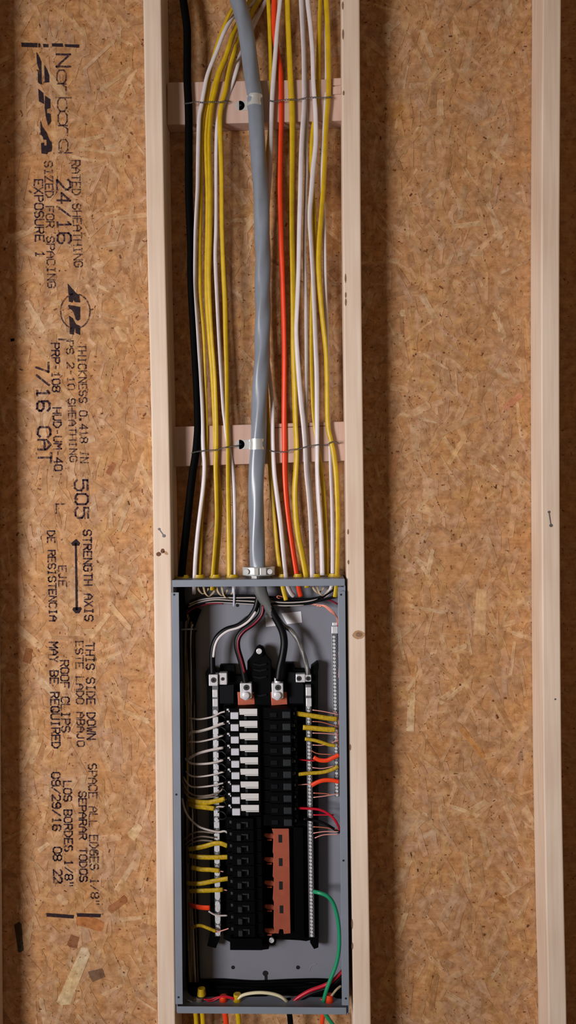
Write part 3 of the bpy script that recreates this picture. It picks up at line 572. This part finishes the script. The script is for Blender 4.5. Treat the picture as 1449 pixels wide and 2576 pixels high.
# copper bus
cb = part('copper_busbar', M['cub'], lambda b: b.prism([(684,2085),(727,2085),(728,2130),(729,2200),(730,2300),(731,2348),(714,2350),(712,2338),(703,2338),(701,2349),(690,2348),(688,2330),(689,2270),(686,2262),(689,2210),(686,2205),(688,2150),(686,2144),(688,2100)][::-1], 0.048, 0.052), 'exposed brown copper bus strip')
for (x, y, hh) in ((705,2110,10),(706,2169,10),(706.5,2228,10.5),(708,2288,10)):
    part('slot', M['hole'], lambda b: b.pb(x-4.6, y-hh, x+4.6, y+hh, 0.0474, 0.0484), None, cb, 0.0003)
for y in (2101, 2161, 2220, 2280, 2340):
    part('stab', M['cub'], lambda b: (b.prism([(666,y-4),(686,y-4),(690,y+2),(690,y+9),(674,y+8),(664,y+2)][::-1], 0.054, 0.058), b.prism([(672,y+11),(684,y+11),(684,y+14),(672,y+14)][::-1], 0.050, 0.053)), None, cb, 0.0004)
# main lugs on copper pads
for (x0, x1, cx) in ((597,641,618.5),(681,723,698)):
    p = part('copper_pad', M['cub'], lambda b: b.prism([(x0,1741),(x1-2,1741),(x1,1772),(x0+2,1775)][::-1], 0.047, 0.052), 'copper pad under a main lug')
    part('foot', M['cub'], lambda b: b.prism([(x0+1,1776),(x1,1775),(x1-2,1783),(x0+2,1783)][::-1], 0.056, 0.060), None, p)
    l = part('main_lug', M['tin'], lambda b: b.prism([(cx-15,1719),(cx+14,1719),(cx+15,1756),(cx-1,1763),(cx-14,1756)][::-1], 0.028, 0.048), 'tinned main lug', bev=0.0015)
    q = at(cx+1,1730,0.026); MB().cyl((q.x,0.0276,q.z), mm(7.5), 0.0016, n=18).build('socket', M['tin_d'], l); MB().cyl((q.x,0.0268,q.z), mm(3.4), 0.0016, n=6).build('hex_hole', M['hole'], l)
    q = at(cx,1750,0.024); MB().cyl((q.x,0.0250,q.z), mm(9.5), 0.006, n=20).build('screw', M['tin'], l, bev=0.0015, smooth=True)
part('bus_link', M['cub'], lambda b: b.prism([(638,1756),(648,1766),(670,1767),(670,1771),(644,1771),(636,1764)][::-1], 0.050, 0.053), 'thin copper link')
part('collar', M['tin'], lambda b: b.cyl((at(698,1711,0.037).x,0.037,at(698,1711,0.037).z), mm(8.5), 0.010, 'Z', 18), 'bare conductor above the lug')
# neutral bars
def bar(nm, label, pts, wpx, Yf, Yb, pitch, skip=0, parent=asm, thing_=False):
    (xa, ya), (xb, yb) = pts; r = wpx/2
    mb = MB(); mb.prism([(xa-r,ya),(xa+r,ya),(xb+r,yb),(xb-r,yb)][::-1], Yf, Yb)
    o = mb.build(nm, M['tinbar'], parent, bev=0.0008); o['label'] = label
    n = int((yb-ya)/pitch); sm = None
    for i in range(n):
        f = (i+0.5)/n; y = ya+(yb-ya)*f
        if y < ya+skip: continue
        x = xa+(xb-xa)*f; q = at(x, y, Yf-0.001)
        if sm is None:
            s = MB().cyl((0,0,0), mm(pitch*0.40,Yf), 0.0022, n=10, r2=mm(pitch*0.46,Yf)).box((0,-0.0013,0), mm(pitch*.7,Yf), 0.0006, mm(1.3,Yf), 0.5).build('screw', M['tin'], None); sm = s
        else:
            s = bpy.data.objects.new('screw', sm.data); COL.objects.link(s)
        s.parent = o; s.matrix_parent_inverse = Matrix.Identity(4)
        s.location = Vector((q.x, Yf-0.0008, q.z)); s.rotation_euler = (0, random.uniform(0,3), 0)
        s.scale = (1,1,1)
    return o
def fix(o):  # bars are built in world space under an empty: keep screws in world space too
    for c in o.children: c.matrix_parent_inverse = (Matrix.Translation(o.parent.location) @ o.matrix_parent_inverse @ Matrix.Identity(4)).inverted() if o.parent else Matrix.Identity(4)
nb1 = bar('neutral_bar', 'silver terminal bar on the left', ((541.5,1724),(548.5,2356)), 15, 0.048, 0.060, 15, 60); fix(nb1)
nb2 = bar('neutral_bar', 'silver terminal bar on the right with a row of screws', ((775.5,1722),(784.5,2358)), 14, 0.044, 0.056, 8.9, 56); fix(nb2)
for nb, (xs) in ((nb1, ((541,1745,14,20),(541.5,1768,14,20))), (nb2, ((776,1740,14,22),(777,1767,14,22)))):
    for (x, y, ww, hh) in xs: MB().pb(x-ww/2, y-hh/2, x+ww/2, y+hh/2, (0.0455 if nb is nb1 else 0.0415), 0.05).build('clamp_block', M['tin'], nb, bev=0.0015)
for i in range(19):
    y = 1811+i*29.4; x = 542.3+i*0.33
    MB().pb(x-7, y-7, x+7, y+7.5, 0.0462, 0.049).build('clamp_block', M['tin'], nb1, bev=0.001)
def lug(x0, y0, x1, y1, hx, hy, hr, Yf=0.030, lab='silver set screw lug'):
    l = part('terminal_lug', M['tin'], lambda b: b.pb(x0, y0, x1, y1, Yf, 0.056), lab, bev=0.0015)
    q = at(hx, hy, Yf-0.001); MB().cyl((q.x,Yf-0.0004,q.z), mm(hr), 0.0014, n=18).build('socket', M['tin_d'], l); MB().cyl((q.x,Yf-0.0010,q.z), mm(hr*0.5), 0.0014, n=6).build('hex_hole', M['hole'], l)
lug(525,1697,548,1726,537,1711,7); lug(551,1693,571,1723,560,1708,4.5,0.036); lug(744,1696,768,1717,752,1707,6.5,0.038); lug(767,1698,783,1715,775,1707,6,0.040)

gb = empty('ground_bar', at(844, 2000, 0.07), 'silver ground bar with screws down the right side of the panel', 'terminal bar')
g1 = bar('bar', 'silver ground bar body', ((840,1580),(848,2004)), 13, 0.058, 0.070, 9, 18, gb); fix(g1)
MB().pb(834,1576,850,1594,0.052,0.07).build('end_lug', M['tin'], gb, bev=0.001)
MB().pb(836,1566,848,1574,0.060,0.07).build('tip', M['tin'], gb, bev=0.001)

# ------------------------------------------------------------------ breakers
def obj_copy(root):
    r = root.copy(); COL.objects.link(r)
    for ch in root.children:
        c = ch.copy(); COL.objects.link(c); c.parent = r
    return r
def breaker(label, kind, group):
    """built around its own origin: x to the right, z up; origin = middle of the breaker front face"""
    t = empty('circuit_breaker', (0,0,0), label, 'breaker', group)
    P = mm(30.0, 0.03); H = P*0.94
    def p(nm, m, boxes, bev=0.0006, lab=None):
        mb = MB()
        for (x0, x1, z0, z1, y0, y1) in boxes: mb.box(((x0+x1)/2*0.001, (y0+y1)/2*0.001, (z0+z1)/2*0.001), abs(x1-x0)*0.001, abs(y1-y0)*0.001, abs(z1-z0)*0.001)
        o = mb.build(nm, m, None, bev=bev); o.parent = t
        if lab: o['label'] = lab
        return o
    h = H*500
    if kind == 'afci':
        p('body', M['plas'], [(-38,38,-h,h,12,34),(-27,36,-h,h,2,14)])
        p('switch', M['btn'], [(-24.5,-7.5,-9.8,4.6,-3,4)], 0.0012, 'white test button')
        p('clip', M['plas2'], [(-34,-27,-5,8,6,13)]); p('wire_screw', M['tin'], [(-33,-28,7,11,3,7),(-29,-26,4,7,2,6)], 0.0008)
        p('rating_label', M['lab'], [(-6,32,-1,11.5,0.6,2.4),(4.5,32,-3.5,-0.2,0.6,2.4)], 0.0001, 'white printed label')
        p('toggle', M['handle'], [(4.5,10,-11.5,-4.5,-1,3)], 0.001)
    elif kind == 'left':
        p('body', M['plas'], [(-38,36,-h,h,13,34),(-26,20,-h,h,4,16)])
        p('toggle', M['handle'], [(-15,-6,-8,4,-4,6)], 0.0015); p('link', M['handle'], [(-6,5,2,5,1,5),(5,9,-6,5,1,5)], 0.001, 'hooked grey edge')
        p('wire_screw', M['tin_d'], [(-31,-26,0,6,6,13)], 0.001)
    else:
        p('body', M['plas'], [(-36,38,-h,h,13,34),(-20,26,-h,h,4,16)])
        p('toggle', M['handle'], [(8,25,-7,7,-3,5)], 0.0015); p('shoulder', M['plas2'], [(-18,-4,-6,4,1.5,5)], 0.001)
        p('wire_screw', M['tin_d'], [(30,34,-3,3,8,13)], 0.001)
    return t
BY = 0.014
protoA = breaker('black arc fault breaker with white label, topmost on the left side', 'afci', 'white labelled breakers on the left')
ys = [1797,1827,1858,1888,1919,1948,1980,2010,2039]
for i, y in enumerate(ys):
    o = protoA if i == 0 else obj_copy(protoA)
    o.location = at(609+i*0.55, y, BY)
    o['label'] = f'black breaker with white label and button, {ORD[i]} from the top on the left side'
protoL = breaker('x', 'left', 'plain black breakers on the left below the labelled ones')
for i in range(10):
    o = protoL if i == 0 else obj_copy(protoL)
    o.location = at(613.5+i*0.5, 2075+i*30.0, BY)
    o['label'] = f'plain black breaker on the left side, {ORD[i]} below the white labelled ones'
protoR = breaker('x', 'right', 'black breakers on the right')
for i in range(10):
    o = protoR if i == 0 else obj_copy(protoR)
    o.location = at(701+i*0.45, 1798+i*30.1, BY)
    o['label'] = f'black breaker with grey toggle on the right side, {ORD[i]} from the top'
tag(MB().pb(578,2362,660,2391,0.030,0.070).build('end_cap', M['plas'], asm, bev=0.001), 'black block below the left breakers')

for (x, y, ch) in ((735,1824,'2'),(735,1853,'2'),(736,1885,'2'),(736.5,1914,'2'),(737,1946,'2')):
    mb = MB()
    for pl in G[ch].split('/'):
        pp = [(x-2.2+4.4*int(t[0])/4, y+3.4-6.8*int(t[1])/6) for t in pl.split()]
        for a, b in zip(pp, pp[1:]): qstroke(mb, a, b, 1.2, BY+0.0120)
    mb.build('moulded_number', M['num'], asm)
# ------------------------------------------------------------------ conductors inside the panel
def stripe(parent, m, pts, off, w_, Y, label):
    return cable('stripe', label, None, m, [(x+off[0], y+off[1], Y) for x, y in pts], w_, 2.2, Y, parent=parent)
A1 = [(650,1500),(648,1512),(641,1535),(624,1558),(598,1575),(570,1584),(549,1600),(538,1622),(534,1650),(535,1700)]
c1 = cable('feeder_wire', 'thick black feeder wire with white stripe bending to the left terminal lug', 'wire', M['bwire'], A1, 15, 14, .040, seg=14, group='thick feeder wires inside the panel top')
stripe(c1, M['white'], A1[2:-1], (2.5,3.5), 6, .0336, 'white stripe along the wire')  # white stripe along the front of the feeder
A2 = [(656,1500),(660,1520),(656,1545),(636,1568),(612,1585),(598,1605),(597,1630),(606,1662),(613,1690),(619,1722)]
c2 = cable('feeder_wire', 'thick black feeder wire with dark red stripe to the left main lug', 'wire', M['bwire'], A2, 16, 15, .038, seg=14, group='thick feeder wires inside the panel top')
stripe(c2, M['dred'], A2[1:-1], (2,2.5), 5, .0312, 'dark red marking stripe')
A3 = [(676,1520),(688,1545),(700,1566),(711,1590),(715,1618),(711,1650),(704,1680),(700,1712)]
cable('feeder_wire', 'thick plain black feeder wire to the right main lug', 'wire', M['bwire'], A3, 19, 17, .036, seg=14, group='thick feeder wires inside the panel top')
cable('bare_feeder', 'bare grey stranded wire curving to the right terminal lug', 'wire', M['alu'], [(680,1525,.05),(694,1550,.052),(712,1572,.05),(735,1590,.046),(754,1620,.044),(766,1655,.044),(773,1680,.044),(775,1702,.045)], 12, 10, .046, seg=12, twist=lambda s: 60*s, lobes=0.12, n=8)

# bundle of small conductors crossing under the top wall
TOPW = [('black',[(478,1514),(500,1506),(540,1500),(600,1499),(650,1500),(700,1504),(760,1508),(800,1504),(826,1492),(842,1480)],5.5,.050),
 ('black',[(474,1524),(498,1514),(540,1506),(590,1508),(650,1510),(700,1511),(750,1513),(790,1508),(815,1500)],5.5,.052),
 ('black',[(470,1534),(492,1522),(530,1513),(590,1514),(650,1518),(710,1520),(770,1519),(800,1512),(850,1500)],5.5,.050),
 ('white',[(476,1520),(500,1510),(540,1504),(600,1504),(650,1504.5),(700,1515),(750,1515),(790,1509),(822,1492),(836,1476)],4,.047),
 ('white',[(474,1527),(498,1516),(540,1508.5),(590,1511),(650,1514),(700,1523),(755,1522),(790,1514)],4,.047),
 ('white',[(470,1536),(490,1523),(530,1515),(590,1517),(650,1521)],3.6,.047),
 ('red',[(468,1545),(486,1530),(515,1521),(545,1517),(562,1518)],6,.056),
 ('red',[(590,1499),(640,1500),(668,1500)],5,.056),
 ('red',[(810,1506),(830,1510),(850,1520)],6,.054)]
cnt = {}
for k, pts, w_, Y_ in TOPW:
    cnt[k] = cnt.get(k, 0)+1
    m = {'black':'bwire','white':'wwire','red':'dred'}[k]
    cable('circuit_wire', f'thin {"dark red" if k=="red" else k} wire crossing under the panel top, {ORD[cnt[k]-1]} of its colour from above', 'wire', M[m], pts, w_*(1.2 if k=='black' else .8), None, Y_-(.002 if k=='black' else 0), group='thin wires crossing under the panel top')
for i in range(6):
    y = 1519+i*1.8
    cable('copper_ground', 'bare copper ground wire fanning out at the upper right of the panel', 'wire', M['copper'] if i%2 else M['pinkw'],
       [(772+i*6,y-2,.054),(800+i*3,y+2-i,.05),(820+i*2,y+5+i,.046),(838+i,1538+i*2,.045),(847+i*0.6,1552+i,.05),(849,1574,.058)], 2.8, 2.8, .05, group='bare copper grounds at the upper right')
cable('copper_ground', 'bare copper loop beside the grey cable under the panel top', 'wire', M['copper'], [(712,1502,.046),(700,1499,.046),(697,1502,.046),(702,1505,.046),(720,1504,.05)], 2.6, 2.6, .046)
# grey cable jacket inside, ties, paper filler
o = MB(); sweep(o, [(588,1476,.044),(589,1500,.043),(588,1526,.044)], 5, 1.6, .044); tag(o.build('zip_tie', M['tie'], smooth=True), 'pale nylon tie around the crossing wires', 'tie')
for i, (x, y) in enumerate(((505,1486),(520,1492),(553,1490),(566,1496),(795,1484),(806,1490))):
    random.seed(50+i); pts = [(x-8,1476,.05),(x-4,y,.044),(x+5,y+8,.046),(x+14,y+2,.05),(x+20,y-6,.052)]
    cable('paper_filler', f'curl of tan paper filler under the panel top, {ORD[i]} from the left', 'paper', M['jute'], pts, 6, 3, .048, group='curls of paper filler', twist=lambda s: 50*s)
random.seed(11)
# extra black wires added to deepen the shade at the left wall and bottom
for i in range(8):
    x = 463+i*3.4
    cable('circuit_wire', f'black wire added to deepen the shade in the left wall bundle, {ORD[i]} from the wall', 'wire', M['black'], [(x+10+i, 1519+2*i, .064), (x+2, 1545+4*i, .068)]+[(x+random.uniform(-1.5,1.5)+y*0.0095, 1600+y, .070+random.uniform(-.004,.004)) for y in range(0, 840, 105)]+[(x+10, 2468, .068),(x+20+i*3, 2500, .06)], 7, 7, .07, group='black wires added to deepen the shade at the left wall')
for i in range(7):  # added wires that stand in for shade on the bottom wall
    y = 2468+i*8; z = .078-i*.0048
    cable('circuit_wire', f'black wire added for the shade along the panel bottom, {ORD[i]} from the back', 'wire', M['black'], [(470+i*2,y-20+2*i,.076),(486,y-2,z),(560,y+random.uniform(-2,4),z),(640,y+random.uniform(0,5),z),(720,y+random.uniform(0,4),z),(790,y+random.uniform(-3,3),z),(840,y+random.uniform(-3,2),z),(860,y-6,z)], 9.5, 9, z, group='black wires added for the shade at the panel bottom')
o = MB(); sweep(o, [(456,1584,.058),(468,1583,.052),(480,1583,.05),(486,1583,.056)], 4, 2, .05); tag(o.build('zip_tie', M['tie'], smooth=True), 'pale nylon tie around the dark wires at the left wall', 'tie')
# vertical run along the left wall
for i in range(9):
    x = 465+i*3.1; m = ('dimwire','yellow2','dimwire','bwire','dimwire','wwire','bwire','dimwire','bwire')[i]
    pts = [(x+4, 1540+6*i, .06)]+[(x+random.uniform(-1.5,1.5)+y*0.009, 1600+y, .062+random.uniform(-.008,.008)) for y in range(0, 840, 120)]+[(x+12, 2470, .062)]
    cable('circuit_wire', f'thin wire running down inside the left wall of the panel, {ORD[i]} from the wall', 'wire', M[m], pts, 4.6, 4.6, .062, group='wires running down inside the left wall')
WY = .040
LW = [[(474,1806,.056),(484,1808),(505,1809),(535,1803),(555,1793),(567,1790)],[(474,1850,.056),(482,1842),(500,1840),(530,1832),(555,1822),(566,1819)],[(472,1868,.056),(480,1866),(500,1866),(530,1860),(562,1850)],
 [(472,1912,.056),(480,1905),(500,1895),(530,1887),(562,1881)],[(466,1908,.058),(478,1919),(495,1922),(530,1920),(562,1912)],[(468,1940,.058),(477,1950),(495,1954),(530,1950),(565,1941)],
 [(462,1955,.058),(472,1972),(488,1980),(530,1977),(565,1969)],[(458,1960,.058),(472,1990),(495,2002),(530,2000),(555,1990),(562,1978)],[(460,1980,.058),(470,2000),(485,2008),(520,2006),(548,2003)]]
for i, p in enumerate(LW):
    cable('circuit_wire', f'pale wire crossing to the left silver bar, {ORD[i]} from the top', 'wire', M['wwire'] if i < 7 else M['dimwire'], p, (4.6,8,4.6,7.5,6,4.6,4.6,5,5)[i], (4.6,5,4.6,5,4.6,4.6,4.6,5,5)[i], WY, group='pale wires on the left side')
for i in range(9):   # short black pigtails from each labelled breaker
    y = ys[i]
    cable('pigtail', f'short looped black breaker lead beside the left bar, {ORD[i]} from the top', 'wire', M['bwire'], [(549,y+4,.046),(557,y+2,.038),(566,y+8,.034),(570,y+16,.034),(562,y+22,.040),(549,y+20,.046)], 4.5, 4.5, .04, group='short black leads of the labelled breakers')
for i, p in enumerate(([(458,2008,.05),(466,2040),(480,2062),(500,2079),(525,2088),(550,2093),(566,2091),(578,2100)],[(464,2112,.056),(480,2098),(505,2092),(540,2096)],[(466,2124,.056),(485,2110),(508,2104),(540,2108)],[(468,2132,.058),(486,2119),(508,2114),(536,2116)],[(540,2032),(552,2029),(567,2030)],[(525,2292),(536,2299),(548,2303),(572,2303)])):
    cable('circuit_wire', f'pale wire on the lower left of the panel, {ORD[i]} of the long curved ones', 'wire', M['wwire'] if i in (0,4,5) else M['dimwire'], p, 5.5 if i == 0 else 4.4, 4.6, WY, group='curved wires on the lower left')
YS = [([(472,2010,.05),(490,2016),(520,2019),(545,2015),(566,2010)],13),([(474,2022,.052),(490,2028),(515,2031),(539,2034)],13),([(474,2137,.05),(495,2133),(515,2129),(540,2122),(556,2122),(572,2128)],12.5),
 ([(476,2152,.05),(500,2156),(540,2157),(575,2156)],12.5),([(481,2182),(505,2187),(530,2188),(552,2191)],12),([(470,2222,.05),(500,2223),(530,2218),(555,2213),(576,2210)],12),([(476,2242,.05),(500,2241),(530,2240),(561,2238)],12),([(482,2335,.046),(494,2329),(508,2329),(524,2335),(543,2343)],9)]
for i, (p, w_) in enumerate(YS):
    s_ = cable('cable_sleeve', f'hand marked yellow sheath, on the left side of the panel, {ORD[i]} from the top', 'cable sleeve', M['yellow2'], p, w_, 6, .036, group='yellow cut sheaths on the left')
    mb = MB()
    for k in range(3):
        a = p[1] if len(p) > 4 else p[0]; b = p[-1]; f = 0.3+0.2*k; x = a[0]+(b[0]-a[0])*f; y = a[1]+(b[1]-a[1])*f
    e = p[-1]
    if i not in (1,): cable('copper_tip', f'bare conductor leaving the yellow sheath, {ORD[i]} from the top at left', 'wire', M['pinkw'], [(e[0]-3,e[1]),(e[0]+6,e[1]+1),(e[0]+10,e[1]+2) if i < 7 else (580,2334)], 3, 3, .038, group='bare conductor ends on the left')
cable('cable_sleeve', 'short orange red cut sheath at the lower left of the panel', 'cable sleeve', M['orange'], [(478,2276,.05),(490,2280),(508,2283),(528,2284)], 14, 6, .036)
YR = [([(733,1793,.032),(760,1797),(800,1803),(825,1807),(848,1809)],12.5),([(762,1830),(790,1832),(820,1835),(844,1836)],13),([(767,1859),(785,1861),(805,1866),(825,1873),(844,1876)],9),([(750,1948,.032),(780,1945),(810,1943),(835,1936),(851,1928)],9.5)]
for i, (p, w_) in enumerate(YR):
    cable('cable_sleeve', f'hand marked yellow sheath, on the right side of the panel, {ORD[i]} from the top', 'cable sleeve', M['yellow2'], p, w_, 6, .034, group='yellow cut sheaths on the right')
for i, p in enumerate(([(789,1905),(803,1912),(822,1913),(838,1906),(853,1899)],[(784,1976),(798,1968),(815,1963),(835,1963),(853,1967)])):
    cable('cable_sleeve', f'{("upper","lower")[i]} orange cut sheath on the right side of the panel', 'cable sleeve', M['orange'], p, 11, 6, .034, group='orange cut sheaths on the right')
cable('circuit_wire', 'red insulated wire curving down to the right wall of the panel', 'wire', M['red'], [(750,2033,.034),(775,2034),(805,2037),(830,2050),(846,2068),(855,2088,.05)], 6.5, 6.5, .036)
cable('circuit_wire', 'black insulated wire curving below the red one on the right', 'wire', M['bwire'], [(764,2060,.034),(785,2063),(808,2068),(832,2080),(853,2094,.05)], 7, 7, .038)
CW = [('pinkw',[(786,1786),(815,1790),(852,1798)]),('copper',[(786,1815),(810,1817),(852,1829)]),('pinkw',[(786,1844),(815,1845),(852,1848)]),('pinkw',[(786,1874),(815,1874),(852,1862)]),('copper',[(783,1888),(800,1896),(836,1898)]),
 ('red',[(752,1911),(775,1913),(792,1914)]),('pinkw',[(786,1931),(812,1933),(840,1927)]),('pinkw',[(746,1975),(770,1973),(790,1973)]),('copper',[(788,1995),(812,1996),(830,1998)]),('pinkw',[(788,2006),(820,2002),(852,1996)]),
 ('red',[(788,2050),(815,2050),(840,2050)]),('copper',[(788,2080),(808,2081),(848,2086)]),('pinkw',[(788,2096),(815,2092),(852,2092)]),('pinkw',[(792,2108),(815,2100),(852,2099)]),('copper',[(840,1788,.05),(852,1812,.05),(848,1850,.05),(853,1880,.05)]),('pinkw',[(852,1640,.058),(853,1670,.056),(852,1705,.058)])]
for i, (m, p) in enumerate(CW):
    mid = int(sum(q[1] for q in p)/len(p))
    cable('copper_ground', f'{"thin red" if m=="red" else "thin bare copper"} conductor crossing on the right side, number {i+1} counting down the panel', 'wire', M[m], p, 2.6 if m != 'red' else 3.6, None, .040, group='thin bare conductors on the right')
cable('ground_wire', 'thick green ground wire looping down to the panel bottom', 'wire', M['green'], [(790,2243,.046),(800,2245,.034),(820,2252,.03),(836,2268,.03),(847,2298,.03),(853,2340,.03),(853,2385,.03),(846,2425,.03),(832,2462,.03),(820,2495,.03),(814,2522,.034),(816,2545,.04),(826,2562,.04),(845,2590,.04),(870,2640,.045)], 10, 10, .03, seg=14)

# ------------------------------------------------------------------ bottom of the panel
def gland(x, y0, y1, m, label):
    t = empty('wire_bushing', at(x, y1, 0.04), label, 'bushing', 'coloured bushings at the panel bottom')
    c0, c1 = at(x, y1, 0.035), at(x, y0, 0.035)
    MB().cyl(((c0.x+c1.x)/2, 0.035, (c0.z+c1.z)/2), mm(12), abs(c1.z-c0.z), 'Z', 16, mm(9.5)).build('cup', M[m], t, bev=0.001); MB().cyl((c1.x, 0.035, c1.z), mm(10), 0.004, 'Z', 16).build('rim', M[m], t, bev=0.001)
gland(507,2488,2503,'yellow','yellow knob at the lower left inside the panel'); gland(503,2510,2536,'dimwire','brownish bushing below the yellow knob')
gland(562,2507,2530,'orange','orange bushing at the panel bottom, left of centre'); gland(597,2502,2530,'yellow','yellow bushing at the panel bottom'); gland(829,2504,2530,'orange','orange bushing beside the green wire')
cable('circuit_wire', 'cream wire arching over the panel bottom', 'wire', M['cream'], [(598,2512,.03),(612,2503,.03),(635,2498,.03),(662,2497,.03),(690,2501,.03),(710,2509,.03),(722,2520,.034)], 8, 8, .03, seg=12)
cable('circuit_wire', 'red wire rising from the panel bottom to the right wall', 'wire', M['red'], [(735,2522,.04),(752,2508,.04),(780,2492,.04),(815,2479,.04),(838,2466,.04),(862,2442,.046)], 9, 9, .04, seg=12)
cable('circuit_wire', 'black wire just below the red one at the lower right', 'wire', M['bwire'], [(732,2530,.044),(752,2516,.044),(780,2500,.044),(815,2488,.044),(840,2475,.044),(864,2452,.05)], 11, 11, .044, seg=12)
for i, p in enumerate(([(512,2514),(530,2514),(548,2508),(570,2506),(592,2512)],[(520,2518),(535,2518),(552,2510),(575,2510),(592,2516)],[(470,2516),(480,2519),(490,2526)])):
    cable('circuit_wire', ('dark pink wire linking the bushings at the lower left','second dark pink wire linking the bushings at the lower left','pale wire end at the lower left corner')[i], 'wire', M['red'] if i < 2 else M['wwire'], p, 3.6, None, .03)
cable('circuit_wire', 'pale twisted conductor above the right orange bushing', 'wire', M['jute'], [(828,2514,.03),(838,2500,.032),(848,2488,.034),(858,2480,.04)], 6, 4, .03)
for (x, xb_, m, w_, lab) in ((492,494,'yellow',12,'yellow cable leaving the panel bottom, outer left'),(509,511,'yellow',12,'yellow cable leaving the panel bottom, inner left'),(566,569,'orange',14,'orange cable leaving the panel bottom left of centre'),
        (598,601,'yellow',13,'lone yellow cable leaving the panel bottom'),(728,731,'black',14,'black cable leaving the panel bottom'),(814,810,'orange',11,'orange cable leaving the panel bottom beside the green wire')):
    cable('outgoing_cable', lab, 'cable', M[m], [(x-3,2512,.042),(x-1,2535,.042),(x,2550,.042),(xb_,2580,.043),(xb_+2,2680,.045),(xb_+3,2800,.045)], w_, w_*0.6, .042, group='cables leaving the panel bottom')
